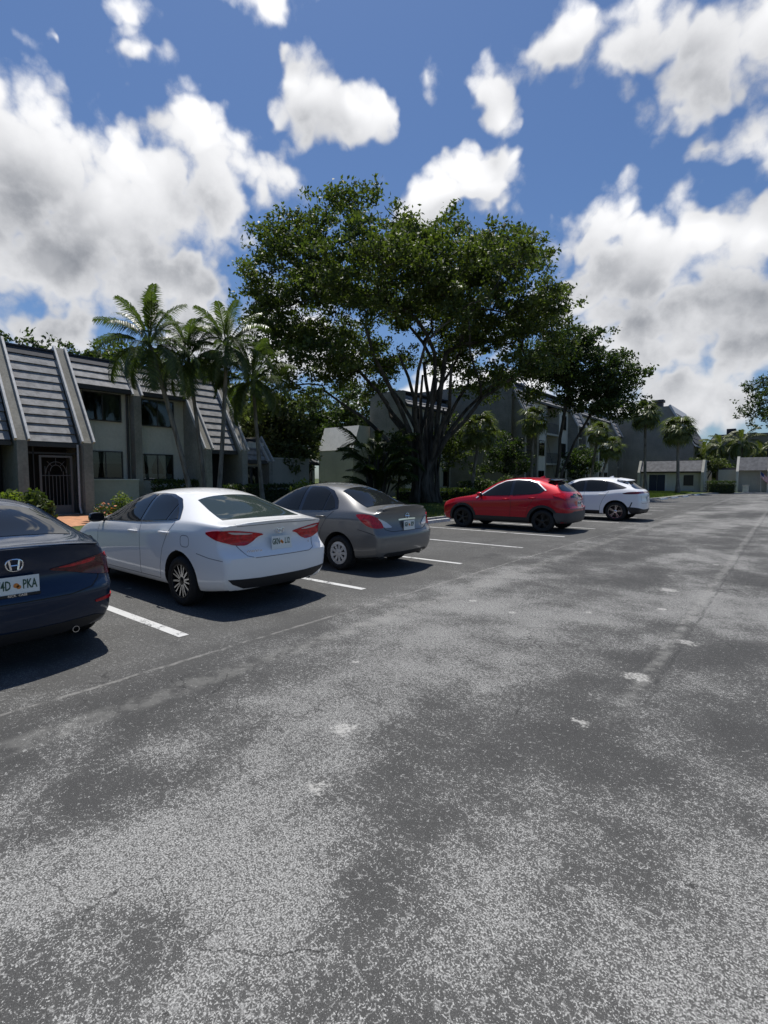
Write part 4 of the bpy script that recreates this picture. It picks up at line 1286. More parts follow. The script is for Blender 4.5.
def window(par, X, y0, y1, z0, z1, panes=2, curtain=None, frame='bronze', depth=.06):
    """window on a wall that faces +x at X"""
    f = MB(); w = .05
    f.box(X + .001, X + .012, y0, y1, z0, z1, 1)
    f.box(X, X + depth, y0 - w, y0, z0 - w, z1 + w); f.box(X, X + depth, y1, y1 + w, z0 - w, z1 + w)
    f.box(X, X + depth, y0, y1, z1, z1 + w); f.box(X, X + depth + .03, y0, y1, z0 - w, z0)
    for k in range(1, panes):
        ym = lerp(y0, y1, k / panes); f.box(X + .012, X + depth + .004, ym - .022, ym + .022, z0, z1)
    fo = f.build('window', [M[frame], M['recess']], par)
    p = MB()
    for k in range(panes):
        p.box(X + .042, X + .050, lerp(y0, y1, k / panes) + .023, lerp(y0, y1, (k + 1) / panes) - .023, z0 + .002, z1 - .002)
    p.build('pane', M['pane'], fo)
    c = MB()
    if curtain == 'tied':
        n = (z1 - z0); ym = (y0 + y1) / 2
        for (a, b_) in ((y0 + .03, ym - .03), (ym + .03, y1 - .03)):
            s = (b_ - a)
            ym_ = (a + b_) / 2
            c.prism_x([(a, z1 - .02), (b_, z1 - .02), (ym_ + s * .10, z0 + n * .42), (ym_ + s * .2, z0 + n * .08), (ym_ - s * .2, z0 + n * .08), (ym_ - s * .10, z0 + n * .42)], X + .020, X + .026)
        c.prism_x([(y0 + .03, z0 + .02), (y1 - .03, z0 + .02), (y1 - .03, z0 + n * .22), (y0 + .03, z0 + n * .22)], X + .016, X + .019)
        c.build('curtain', M['curtain'], fo)
    elif curtain == 'half':
        c.box(X + .018, X + .026, y0 + .03, y1 - .03, lerp(z0, z1, .55), z1 - .02); c.build('blind_and_reflection', M['blind_and_reflection'], fo)
    elif curtain == 'right':
        c.box(X + .018, X + .026, (y0 + y1) / 2 + .03, y1 - .03, z0 + .02, z1 - .02); c.build('blind_and_reflection', M['blind_and_reflection'], fo)  # grey sheet paints the paler reflection in the right-hand pane
    elif curtain == 'both':
        c.box(X + .018, X + .026, y0 + .03, lerp(y0, y1, .28), z0 + .02, z1 - .02); c.box(X + .018, X + .026, lerp(y0, y1, .72), y1 - .03, z0 + .02, z1 - .02)
        c.build('curtain', M['curtain'], fo)
    return fo


def mansard(par, y0, y1, top, eave, rows, first_shaded=True):
    """sloping roof face towards +x built of overlapping tile courses; top/eave = (x, z)"""
    m = MB()
    dx, dz = eave[0] - top[0], eave[1] - top[1]
    ln = math.hypot(dx, dz); nx, nz = -dz / ln, dx / ln                  # outward normal
    if nx < 0: nx, nz = -nx, -nz
    for k in range(rows):
        a, b_ = k / rows, (k + .955) / rows
        ax, az = top[0] + dx * a, top[1] + dz * a
        bx, bz = top[0] + dx * b_, top[1] + dz * b_
        h0, h1 = .02, .07
        m.prism_y([(ax, az), (ax + nx * h0, az + nz * h0), (bx + nx * h1, bz + nz * h1), (bx, bz)], y0, y1, 0 if (k > 0 or not first_shaded) else 1)  # top course coloured dark for the parapet's shade
    m.prism_y([(top[0] - .12, top[1]), (top[0] - .002, top[1] - .002), (eave[0] - .002, eave[1]), (eave[0] - .14, eave[1])], y0 + .001, y1 - .001, 1)
    m.build('mansard_roof', [M['shingle'], M['roof_dark']], par)
    g = MB(); g.box(eave[0] - .10, eave[0] + .12, y0, y1, eave[1] - .16, eave[1] - .004); g.build('gutter', M['trim_dark'], par)
    c = MB(); c.box(top[0] - .5, top[0] + .08, y0 - .0, y1 + .0, top[1] + .004, top[1] + .07); c.build('roof_edge', M['roof_dark'], par)


def fin(par, y, poly, mat='stucco_rough', th=.34, cap=True):
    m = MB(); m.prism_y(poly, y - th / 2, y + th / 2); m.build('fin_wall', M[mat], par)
    if cap:                                                               # light metal flashing along the sloping edge
        (x0, z0), (x1, z1) = poly[1], poly[2]
        dx, dz = x1 - x0, z1 - z0; l = math.hypot(dx, dz); nx, nz = -dz / l * -1, dx / l * -1
        nx, nz = (abs(dz) / l, abs(dx) / l)
        for s in (-1, 1):
            c = MB()
            ya, yb = sorted((y + s * (th / 2 + .004), y + s * (th / 2 + .085)))
            c.prism_y([(x0 - nx * .05, z0 - nz * .05), (x0 + nx * .10, z0 + nz * .10), (x1 + nx * .10, z1 + nz * .10), (x1 - nx * .05, z1 - nz * .05)], ya, yb)
            c.build('flashing', M['trim_light'], par)


G0 = .10
TOP, LONG, SHORT = (-24.95, 7.0), (-22.75, 2.98), (-24.02, 5.62)
def townhouse(y0, label, last=False):
    """a pair of mirrored units: long roof | windows | windows | long roof"""
    root = thing('townhouse', label, 'building', (0, 0, 0))
    ya, yb, yc, yd, ye = y0, y0 + 2.27, y0 + 5.05, y0 + 7.75, y0 + 9.85
    m = MB(); m.prism_y([(-34, 0), (-24.35, 0), (-24.35, 5.45), (-25.2, 6.9), (-34, 6.9)], ya, ye); m.build('wall', M['stucco_light'], root)
    r = MB(); r.box(-34.1, -25.45, ya, ye, 6.9, 7.06); r.build('roof', M['roof_dark'], root)
    longp = [(-25.6, 7.25), (-25.05, 7.25), (-22.35, 3.02), (-22.35, G0 - .2), (-25.6, G0 - .2)]
    shortp = [(-25.6, 7.25), (-25.05, 7.25), (-23.88, 5.42), (-23.88, G0 - .2), (-25.6, G0 - .2)]
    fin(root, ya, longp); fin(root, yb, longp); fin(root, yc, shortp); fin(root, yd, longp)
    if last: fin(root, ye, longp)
    for (a, b_) in ((ya, yb), (yd, ye)):
        mansard(root, a + .26, b_ - .26, TOP, LONG, 11)
        e = MB()
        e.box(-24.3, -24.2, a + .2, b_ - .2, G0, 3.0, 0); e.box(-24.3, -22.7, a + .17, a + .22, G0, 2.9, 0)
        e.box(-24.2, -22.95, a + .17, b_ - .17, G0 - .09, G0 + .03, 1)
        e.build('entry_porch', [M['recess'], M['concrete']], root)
    for (a, b_) in ((yb, yc), (yc, yd)):
        mansard(root, a + .26, b_ - .26, TOP, SHORT, 4)
    # windows read from the photograph
    o = yb + .62
    window(root, -24.35, o, o + 1.55, 4.22, 5.38, 2, 'right'); window(root, -24.35, o + .12, o + 1.55, 1.62, 2.78, 2, 'half')
    o = yc + .35
    window(root, -24.35, o, o + 1.6, 4.16, 5.34, 2, 'right'); window(root, -24.35, o, o + 1.5, 1.55, 2.72, 2, 'tied')
    w = MB(); w.box(-23.75, -23.6, yb + .19, yc - .19, G0 - .1, 1.50); w.build('garden_wall', M['stucco'], root)
    w = MB(); w.box(-23.80, -23.55, yb + .18, yc - .18, 1.504, 1.55); w.build('coping', M['stucco_white'], root)
    # down-pipe by the middle fin
    p = MB(); p.tube([(-24.25, yc - .32, 5.5), (-24.25, yc - .32, .15)], .055, 8); p.build('down_pipe', M['trim_dark'], root)
    p = MB(); p.tube([(-22.6, yb - .30, 2.95), (-22.6, yb - .30, .4), (-22.45, yb - .30, .15)], .04, 8); p.build('down_pipe', M['trim_light'], root)
    # wrought gate in the first porch
    X = -23.0; g0, g1 = ya + .78, ya + 1.80; zt = 2.42
    f = MB()
    f.box(X - .04, X + .04, g0 - .08, g0, G0, zt + .08); f.box(X - .04, X + .04, g1, g1 + .08, G0, zt + .08); f.box(X - .04, X + .04, g0, g1, zt, zt + .08)
    fo = f.build('gate', M['gate_metal'], root)
    q = MB()
    q.box(X - .02, X + .02, g0 + .004, g1 - .004, G0 + .04, G0 + .40)
    for k in range(1, 8):
        yy = lerp(g0, g1, k / 8); top = zt - (.55 if k in (2, 6) else .35 if k in (1, 7) else .72)
        q.tube([(X, yy, G0 + .4), (X, yy, top)], .014, 6)
    for rr, zz in ((.36, zt - .62), (.20, zt - .55)):
        q.tube([(X, (g0 + g1) / 2 + rr * math.cos(a), zz + rr * 1.25 * math.sin(a)) for a in [math.pi * k / 14 for k in range(15)]], .014, 6)
    q.tube([(X, g0, zt - .72), (X, g1, zt - .72)], .016, 6)
    for a in (50, 90, 130): q.tube([(X, (g0 + g1) / 2 + .20 * math.cos(R(a)), zt - .55 + .25 * math.sin(R(a))), (X, (g0 + g1) / 2 + .48 * math.cos(R(a)), zt - .60 + .58 * math.sin(R(a)))], .012, 6)
    q.build('gate_grille', M['gate_metal'], fo)
    s = MB()
    s.box(X - .03, X + .03, ya + .18, ya + .24, G0, 2.9); s.box(X - .03, X + .03, ya + .50, ya + .54, G0, 2.9); s.box(X - .03, X + .03, ya + .24, ya + .50, .95, 1.0)
    s.box(X - .03, X + .03, yb - .24, yb - .19, G0, 2.9); s.box(X - .03, X + .03, g1 + .082, yb - .244, .95, 1.0); s.box(X - .03, X + .03, ya + .182, yb - .188, 2.55, 2.62)
    s.build('porch_screen', M['trim_dark'], root)
    return root
townhouse(6.22 - 9.85, 'grey two-storey townhouse wing at the very left edge, beside the navy sedan')
townhouse(6.22, 'grey two-storey townhouse with slanting tiled roofs behind the leaning palms', True)

# low garden wing past the townhouse
root = thing('garden_wing', 'low one-storey wing with a short tiled roof right of the leaning palms', 'building')
m = MB(); m.box(-30, -23.6, 16.35, 18.3, 0, 3.6); m.build('wall', M['stucco_light'], root)
mansard(root, 16.5, 18.05, (-24.0, 3.75), (-23.1, 2.55), 4)
fin(root, 18.2, [(-25, 3.95), (-24.0, 3.95), (-22.9, 2.5), (-22.9, 0), (-25, 0)], th=.24)
window(root, -23.6, 16.75, 17.25, .9, 2.2, 1); window(root, -23.6, 17.4, 17.8, .9, 2.2, 1)
t_ = thing('garden_wall', 'plain grey garden wall between the low wing and the pale block', 'wall')
m = MB(); m.box(-24.4, -24.1, 18.4, 22.2, 0, 2.75); m.build('wall_panel', M['stucco'], t_)
m = MB(); m.box(-24.45, -24.05, 18.38, 22.22, 2.754, 2.82); m.build('coping', M['stucco_light'], t_)

# pale block seen left of the banyan
root = thing('stucco_block', 'pale stucco block with a leaning upper wall left of the big tree', 'building')
m = MB(); m.box(-32.4, -28.3, 31.0, 36, 0, 3.95); m.build('wall', M['stucco'], root)
m = MB(); m.prism_x([(30.95, 3.954), (31.75, 6.0), (36, 6.0), (36, 3.954)], -32.4, -28.28); m.build('leaning_wall', M['stucco_white'], root)
mansard(root, 22.7, 23.9, (-25.9, 3.7), (-25.0, 2.6), 3, False)
m = MB(); m.box(-33, -25.4, 22.6, 23.93, 0, 2.9); m.build('side_bay', M['stucco'], root)
fin(root, 22.65, [(-26.5, 3.9), (-25.8, 3.9), (-24.8, 2.5), (-24.8, 0), (-26.5, 0)], th=.2)
window(root, -25.4, 22.9, 23.6, 1.0, 2.3, 1)


def railing(par, X, y0, y1, z):
    m = MB()
    m.box(X - .02, X + .02, y0, y1, z + .96, z + 1.0); m.box(X - .02, X + .02, y0, y1, z + .08, z + .11)
    n = int((y1 - y0) / .16)
    for k in range(n + 1):
        yy = lerp(y0, y1, k / n); m.box(X - .008, X + .008, yy - .008, yy + .008, z + .11, z + .96)
    m.build('railing', M['trim_dark'], par)


def condo(label, X, y0, y1, H, bays, depth=10):
    """three-storey block facing +x. bays: list of ('w'indow, 'b'alcony, 's'lanting stair) and widths"""
    root = thing('apartment_block', label, 'building')
    y = y0
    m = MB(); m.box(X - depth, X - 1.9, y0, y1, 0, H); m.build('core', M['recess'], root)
    m = MB(); m.box(X - depth, X - .05, y0 - .3, y0 - .004, 0, H); m.build('end_wall', M['stucco_rough'], root)
    m = MB(); m.box(X - depth, X - .3, y0, y1, H + .004, H + .12); m.build('roof', M['roof_dark'], root)
    for kind, w in bays:
        if kind == 'w':
            m = MB(); m.box(X - 1.9, X, y, y + w, 0, H - 1.0); m.build('wall', M['stucco_light'], root)
            for fl in range(3):
                z = .9 + fl * 2.85
                if z + 1.3 > H - 1.1: z = H - 2.55
                if w > 3:
                    window(root, X, y + .5, y + w * .42, z, z + 1.35, 2, ('half', None, 'both')[fl % 3]); window(root, X, y + w * .6, y + w - .5, z, z + 1.35, 2, (None, 'half')[fl % 2])
                else:
                    window(root, X, y + w * .3, y + w * .72, z, z + 1.35, 1, (None, 'half')[fl % 2])
            mansard(root, y, y + w, (X - .75, H + .1), (X + .12, H - 1.05), 4)
        elif kind == 'b':
            for fl in range(3):
                z = fl * 2.9
                m = MB(); m.box(X - 1.9, X - .02, y, y + w, z - .02 if fl else .06, z + .16); m.build('balcony_slab', M['stucco'], root)
                railing(root, X - .06, y + .02, y + w - .02, z + .16)
                window(root, X - 1.9, y + .5, y + w - .5, z + .3, z + 2.2, 2)
            mansard(root, y, y + w, (X - .75, H + .1), (X + .12, H - 1.05), 4)
            m = MB(); m.box(X - 1.9, X, y - .12, y + .12, 0, H - 1.0); m.build('pier', M['stucco'], root)
        elif kind == 's':
            sl = [(X - 4, H + .35), (X - .55, H + .35), (X + 1.05, H - 2.75), (X + 1.05, 0), (X - 4, 0)]
            fin(root, y + .17, sl, 'stucco_rough', .34); fin(root, y + w - .17, sl, 'stucco_rough', .34)
            mansard(root, y + .45, y + w - .45, (X - .5, H + .15), (X + .85, H - 2.7), 6)
            for fl in (1, 2):
                m = MB(); m.box(X - 1.9, X + .6, y + .345, y + w - .345, fl * 2.9, fl * 2.9 + .18); m.build('landing', M['stucco'], root)
                railing(root, X + .55, y + .36, y + w - .36, fl * 2.9 + .18)
        y += w
    return root
condo('grey three-storey apartment block with a slanting tiled stair bay beside the red crossover', -18.5, 40.4, 84, 9.7,
      [('s', 3.0), ('w', 4.4), ('b', 3.4), ('w', 2.6), ('s', 3.0), ('w', 4.4), ('b', 3.6), ('w', 4.4), ('s', 3.0), ('b', 4.2), ('w', 3.6), ('b', 3.5)])
condo('shaded three-storey apartment wing behind the trunks of the big tree', -24.5, 33.2, 40.4, 8.6,
      [('w', 2.9), ('b', 2.2), ('w', 2.1)], 3.6)

# far gable-ended block with roof vents, and the low service wing with the blue doors
root = thing('gable_block', 'tall blank-walled grey block with a roof vent at the far end of the lot', 'building')
m = MB(); m.prism_y([(-24, 0), (-9.4, 0), (-9.4, 5.6), (-12.2, 10.6), (-15.0, 10.6), (-15.0, 9.4), (-24, 9.4)], 72, 84); m.build('wall', M['stucco_far'], root)
m = MB(); m.prism_y([(-9.36, 5.6), (-9.2, 5.45), (-12.1, 10.78), (-12.3, 10.62)], 71.85, 84.1); m.build('flashing', M['trim_light'], root)
m = MB(); m.box(-14.2, -13.2, 73, 74, 10.6, 11.3); m.box(-14.35, -13.05, 72.85, 74.15, 11.304, 11.6); m.build('roof_vent', M['roof_dark'], root)
m = MB()
for k in range(6): m.prism_y([(-11.9 + .42 * k, 10.1 - .72 * k), (-11.80 + .42 * k, 10.16 - .72 * k), (-11.36 + .42 * k, 9.46 - .72 * k), (-11.5 + .42 * k, 9.42 - .72 * k)], 72.2, 83.5)
m.build('mansard_roof', M['roof_dark'], root)
m = MB(); m.box(-24, -15.4, 72.4, 84, 9.404, 9.6); m.build('roof', M['roof_dark'], root)

root = thing('gable_block', 'lower grey block with a stepped slanting roof right of the blank-walled one', 'building')
m = MB(); m.prism_y([(-9.6, 0), (1.5, 0), (1.5, 7.2), (-7.9, 7.2), (-9.6, 4.6)], 80, 90); m.build('wall', M['stucco_far'], root)
m = MB(); m.prism_y([(-8.0, 7.5), (-7.75, 7.35), (-9.5, 4.6), (-9.75, 4.7)], 79.8, 90); m.build('flashing', M['trim_light'], root)
m = MB(); m.box(-6.9, -5.9, 81, 82, 7.31, 8.1); m.build('roof_vent', M['roof_dark'], root)
m = MB(); m.box(-7.6, 1.3, 80.1, 89.5, 7.204, 7.3); m.build('roof', M['roof_dark'], root)

root = thing('service_wing', 'low service wing with dark blue doors behind the two round palms', 'building')
Y = 62.0
m = MB(); m.box(-13.0, -7.2, Y, 70, 0, 3.0); m.build('wall', M['stucco_light'], root)
m = MB()
for k in range(4): m.prism_x([(Y - .75 + .22 * k, 2.30 + .28 * k), (Y - .68 + .22 * k, 2.30 + .28 * k), (Y - .44 + .22 * k, 2.60 + .28 * k), (Y - .53 + .22 * k, 2.60 + .28 * k)], -13.0, -7.2)
m.build('mansard_roof', M['shingle_dark'], root)
m = MB(); m.box(-13.2, -7.0, Y + .2, 70, 3.3, 3.48); m.box(-13.2, -7.0, Y - .5, Y - .004, 2.15, 2.28); m.build('roof', M['roof_dark'], root)
for x in (-13.1, -7.1):
    m = MB(); m.prism_x([(Y - .95, 2.2), (Y - .1, 3.5), (Y + 1, 3.5), (Y + 1, 0), (Y - .95, 0)], x - .12, x + .12); m.build('fin_wall', M['stucco'], root)
m = MB(); m.box(-12.35, -10.5, Y - .05, Y - .004, .1, 2.05, 1); d_ = m.build('door_frame', [M['trim_dark'], M['stucco_white']], root)
m = MB(); m.box(-12.2, -11.45, Y - .09, Y - .054, .1, 1.95); m.build('door', M['blue_door'], root)
m = MB(); m.box(-11.42, -10.65, Y - .09, Y - .054, .1, 1.95); m.build('door', M['blue_door'], root)
m = MB(); m.box(-8.9, -8.0, Y - .06, Y - .004, .8, 1.9); m.build('window', M['bronze'], root)

root = thing('entry_hut', 'small tiled entry hut beside the flag at the far lot corner', 'building')
m = MB(); m.box(-6.2, -1.6, 66, 71, 0, 2.5); m.build('wall', M['stucco'], root)
m = MB()
for k in range(4): m.prism_x([(65.2 + .22 * k, 2.4 + .34 * k), (65.28 + .22 * k, 2.4 + .34 * k), (65.5 + .22 * k, 2.76 + .34 * k), (65.42 + .22 * k, 2.76 + .34 * k)], -4.3, -1.9)
m.build('mansard_roof', M['shingle_dark'], root)
m = MB(); m.prism_x([(65.1, 2.3), (66.1, 3.9), (67, 3.9), (67, 0), (65.1, 0)], -4.55, -4.32); m.build('fin_wall', M['stucco_light'], root)
m = MB(); m.prism_x([(65.1, 2.3), (66.1, 3.9), (67, 3.9), (67, 0), (65.1, 0)], -1.88, -1.65); m.build('fin_wall', M['stucco_light'], root)
m = MB(); m.box(-5.9, -1.6, 66.3, 71, 2.52, 2.7); m.build('roof', M['roof_dark'], root)

# flag on a leaning pole
M['flag_red'] = simple('flag_red', (.42, .03, .04), .8); M['flag_white'] = simple('flag_white', (.7, .7, .7), .8); M['flag_blue'] = simple('flag_blue', (.02, .04, .15), .8)
root = thing('flag', 'red and white striped flag with a blue corner hanging by the hut', 'flag', (-2.35, 64.8, 0))
m = MB(); m.tube([(0, 0, .1), (-.1, -.05, 2.3)], .02, 6); m.build('pole', M['trim_light'], root)
m = MB(); vs, fs, mi = [], [], []
NX, NZ = 13, 13
for th in (0, .006):
    for i in range(NX + 1):
        for j in range(NZ + 1):
            u, v = i / NX, j / NZ
            vs.append((-.1 + .86 * u, -.05 + .10 * math.sin(u * 9 + v) + th, 2.28 - v * .62 - u * .85 + .0))
nn = (NX + 1) * (NZ + 1)
for i in range(NX):
    for j in range(NZ):
        a = i * (NZ + 1) + j
        k = 2 if (i < 5 and j < 7) else (0 if j % 2 == 0 else 1)
        for off, rv in ((0, False), (nn, True)):
            f = (a + off, a + 1 + off, a + NZ + 2 + off, a + NZ + 1 + off)
            m.add([], [], 0); fs.append(f[::-1] if rv else f); mi.append(k)
m.v = vs; m.f = fs; m.mi = mi
m.build('cloth', [M['flag_red'], M['flag_white'], M['flag_blue']], root, smooth=True)
# grey utility box near the flag
root = thing('utility_box', 'pale grey utility box on the far lawn near the flag', 'utility box', (-3.6, 64.2, .1))
m = MB(); m.box(-.25, .25, -.2, .2, .05, .7); m.build('cabinet', M['stucco_light'], root)
m = MB(); m.box(-.3, .3, -.25, .25, .704, .76); m.box(-.3, .3, -.25, .25, -.02, .048); m.build('lid', M['concrete'], root)

# ------------------------------------------------------------------ trees, palms, shrubs
rng = np.random.default_rng(7)
def bark(name, c0, c1, sc=3):
    m, t, b = new_mat(name)
    o = t.n('ShaderNodeTexCoord').outputs['Object']
    mp = t.n('ShaderNodeMapping'); t.link(o, mp.inputs[0]); mp.inputs['Scale'].default_value = (1, 1, .25)
    f = t.noise(mp.outputs[0], sc, 6, .65)
    c = t.mix(t.step(f, .35, .68), c0, c1)
    t.link(c, b.inputs['Base Color']); b.inputs['Roughness'].default_value = .9; b.inputs['Specular IOR Level'].default_value = .2
    bp = t.n('ShaderNodeBump'); bp.inputs['Strength'].default_value = .8; bp.inputs['Distance'].default_value = .04
    t.link(t.noise(mp.outputs[0], sc * 5, 4, .6), bp.inputs['Height']); t.link(bp.outputs[0], b.inputs['Normal'])
    return m
M['fig_bark'] = bark('fig_bark', (.030, .027, .022), (.105, .095, .080))
M['dark_bark'] = bark('dark_bark', (.03, .026, .02), (.09, .08, .065))
M['palm_bark'] = bark('palm_bark', (.10, .09, .075), (.24, .22, .19), 6)
M['fig_leaf'] = leaf_mat('fig_leaf', (.034, .056, .014), (.115, .140, .038))
M['dark_leaf'] = leaf_mat('dark_leaf', (.018, .036, .012), (.062, .088, .026))
M['mid_leaf'] = leaf_mat('mid_leaf', (.030, .052, .016), (.095, .12, .036))
M['olive_leaf'] = leaf_mat('olive_leaf', (.05, .065, .025), (.12, .14, .055))
M['palm_leaf'] = leaf_mat('palm_leaf', (.028, .048, .016), (.09, .118, .038), .38, .36)
M['sabal_leaf'] = leaf_mat('sabal_leaf', (.055, .075, .024), (.15, .17, .06), .4, .35)
M['lime_leaf'] = leaf_mat('lime_leaf', (.07, .11, .02), (.20, .24, .05))
M['croton_leaf'] = leaf_mat('croton_leaf', (.16, .10, .06), (.34, .20, .10))
M['flower'] = leaf_mat('flower_petal', (.45, .12, .05), (.60, .25, .16), .6, .2)
M['shrub_leaf'] = leaf_mat('shrub_leaf', (.03, .05, .015), (.09, .12, .035))
M['grass_blade'] = leaf_mat('grass_blade', (.05, .085, .018), (.13, .16, .045))

RIGHT = np.array([math.cos(YAW), math.sin(YAW), 0]); FWD = np.array([-math.sin(YAW), math.cos(YAW), 0])


def leaf_quads(cent, size, up=.35, aspect=.5):
    """a folded kite per leaf"""
    n = len(cent)
    d = rng.normal(size=(n, 3)); d[:, 2] -= .15; d /= np.linalg.norm(d, axis=1)[:, None]
    nr = rng.normal(size=(n, 3)) * (1 - up) + np.array([0, 0, 1]) * up * 2
    s = np.cross(d, nr); s /= np.linalg.norm(s, axis=1)[:, None] + 1e-9
    L = size * rng.uniform(.65, 1.3, size=(n, 1))
    nn = np.cross(s, d)
    v = np.empty((n, 4, 3))
    v[:, 0] = cent - d * L * .5
    v[:, 1] = cent + s * L * aspect * .5 + nn * L * .06
    v[:, 2] = cent + d * L * .5
    v[:, 3] = cent - s * L * aspect * .5 + nn * L * .06
    return v.reshape(-1, 3), np.arange(n * 4).reshape(n, 4)


def in_ellipsoids(ells, n, shell=.0):
    vol = np.array([e[3] * e[4] * e[5] for e in ells]); cnt = np.maximum(1, (n * vol / vol.sum()).astype(int))
    out = []
    for e, k in zip(ells, cnt):
        p = rng.normal(size=(k, 3)); p /= np.linalg.norm(p, axis=1)[:, None]
        p *= (rng.uniform(shell ** 3, 1, size=(k, 1))) ** (1 / 3)
        out.append(p * np.array(e[3:6]) + np.array(e[0:3]))
    return np.vstack(out)


def grow(trunks, targets, jit=.25, rmin=.012, expo=2.4, tip=.014):
    """trunks: lists of 3-D points from the ground up. Every target is tied to the nearest earlier node. Returns node list, parents, radii"""
    P, par = [], []
    for tr in trunks:
        last = -1
        for p in tr:
            P.append(np.array(p, float)); par.append(last); last = len(P) - 1
    fixed = len(P)
    base = np.mean([tr[-1] for tr in trunks], axis=0)
    order = np.argsort(np.linalg.norm(targets - base, axis=1))
    ends = []
    skip = set()
    i = 0
    for tr in trunks:
        for k in range(len(tr)):
            if k < len(tr) - max(2, len(tr) // 2): skip.add(i)
            i += 1
    A = np.array(P)
    for ti in order:
        t = targets[ti]
        d = np.linalg.norm(A - t, axis=1)
        bias = np.maximum(0, A[:, 2] - t[2]) * .8                      # prefer growing upward
        sc = d + bias
        for s_ in skip: sc[s_] += 3
        j = int(np.argmin(sc))
        a = A[j]; seg = max(2, int(d[j] / .9)); last = j
        pd = (a - P[par[j]]) if par[j] >= 0 else np.array([0, 0, 1.])
        pd = pd / (np.linalg.norm(pd) + 1e-9)
        new = []
        for k in range(1, seg + 1):
            u = k / seg
            q = a + (t - a) * u + pd * d[j] * .22 * u * (1 - u) * 2 + (rng.normal(size=3) * jit * d[j] * .10 if k < seg else 0)
            P.append(q); par.append(last); last = len(P) - 1; new.append(q)
        A = np.vstack([A, new])
        ends.append(last)
    n = len(P); acc = np.zeros(n)
    for e in ends: acc[e] += tip ** expo
    for i in range(n - 1, -1, -1):
        if par[i] >= 0: acc[par[i]] += acc[i]
    rad = np.maximum(acc ** (1 / expo), rmin)
    return P, par, rad, fixed


def wood(P, par, rad, flare=None):
    kids = {}
    for i, p in enumerate(par): kids.setdefault(p, []).append(i)
    mb = MB()
    stack = [(r, None) for r in kids.get(-1, [])]
    while stack:
        i, start = stack.pop()
        pts, rs = ([P[start]], [min(rad[start], rad[i] * 1.25)]) if start is not None else ([], [])
        while True:
            pts.append(P[i]); rs.append(rad[i])
            ch = kids.get(i, [])
            if not ch: break
            ch = sorted(ch, key=lambda k: -rad[k])
            for k in ch[1:]: stack.append((k, i))
            i = ch[0]
        if len(pts) > 1:
            r0 = max(rs); mb.tube(pts, [float(x) for x in rs], 10 if r0 > .15 else 6 if r0 > .04 else 4)
    return mb


def make_tree(name, label, base, trunks, ells, ntar, nleaf, lsize, crad, leaf, barkm, shell=.55, group=None, tip=.014, cat='tree', flat_=.7, trunk_scale=1.0, rootflare=True, trunk_min=None):
    """base in world; trunks/ells in local coords (u to the right, w away from the lot, z up) turned to world"""
    tag_root = thing(name, label, cat, tuple(base), 0, group)
    B = lambda p: np.array([p[0] * RIGHT[0] + p[1] * FWD[0], p[0] * RIGHT[1] + p[1] * FWD[1], p[2]])
    tr = [[B(p) for p in t] for t in trunks]
    E = in_ellipsoids(ells, ntar, shell)
    T = E @ np.vstack([RIGHT, FWD, [0, 0, 1]])
    P, par, rad, fixed = grow(tr, T, tip=tip)
    rad = rad.copy()
    i = 0
    for t in tr:
        for k in range(len(t)):
            rad[i] *= trunk_scale
            if trunk_min: rad[i] = max(rad[i], lerp(trunk_min[0], trunk_min[1], k / (len(t) - 1)) * (.75 + .5 * ((i * 7919) % 97) / 97 if k == 0 else 1))
            if rootflare and k == 0: rad[i] *= 1.15
            if rootflare and k == 1: rad[i] *= 1.15
            i += 1
    wood(P, par, rad).build('trunk', M[barkm], tag_root, smooth=True)
    # leaf clumps: a few overlapping sprays round every twig end
    per = max(1, nleaf // len(T))
    C = np.repeat(T, per, axis=0)
    sub = rng.normal(size=(len(T), 5, 3)) * np.array([crad, crad, crad * flat_]) * .75
    pick = rng.integers(0, 5, size=len(C))
    idx = np.repeat(np.arange(len(T)), per)
    C = C + sub[idx, pick] + rng.normal(size=C.shape) * np.array([crad, crad, crad * flat_]) * .36
    keep = C[:, 2] > .2
    v, q = leaf_quads(C[keep], lsize)
    link('crown', np_mesh('crown', v, q, M[leaf]), tag_root)
    return tag_root


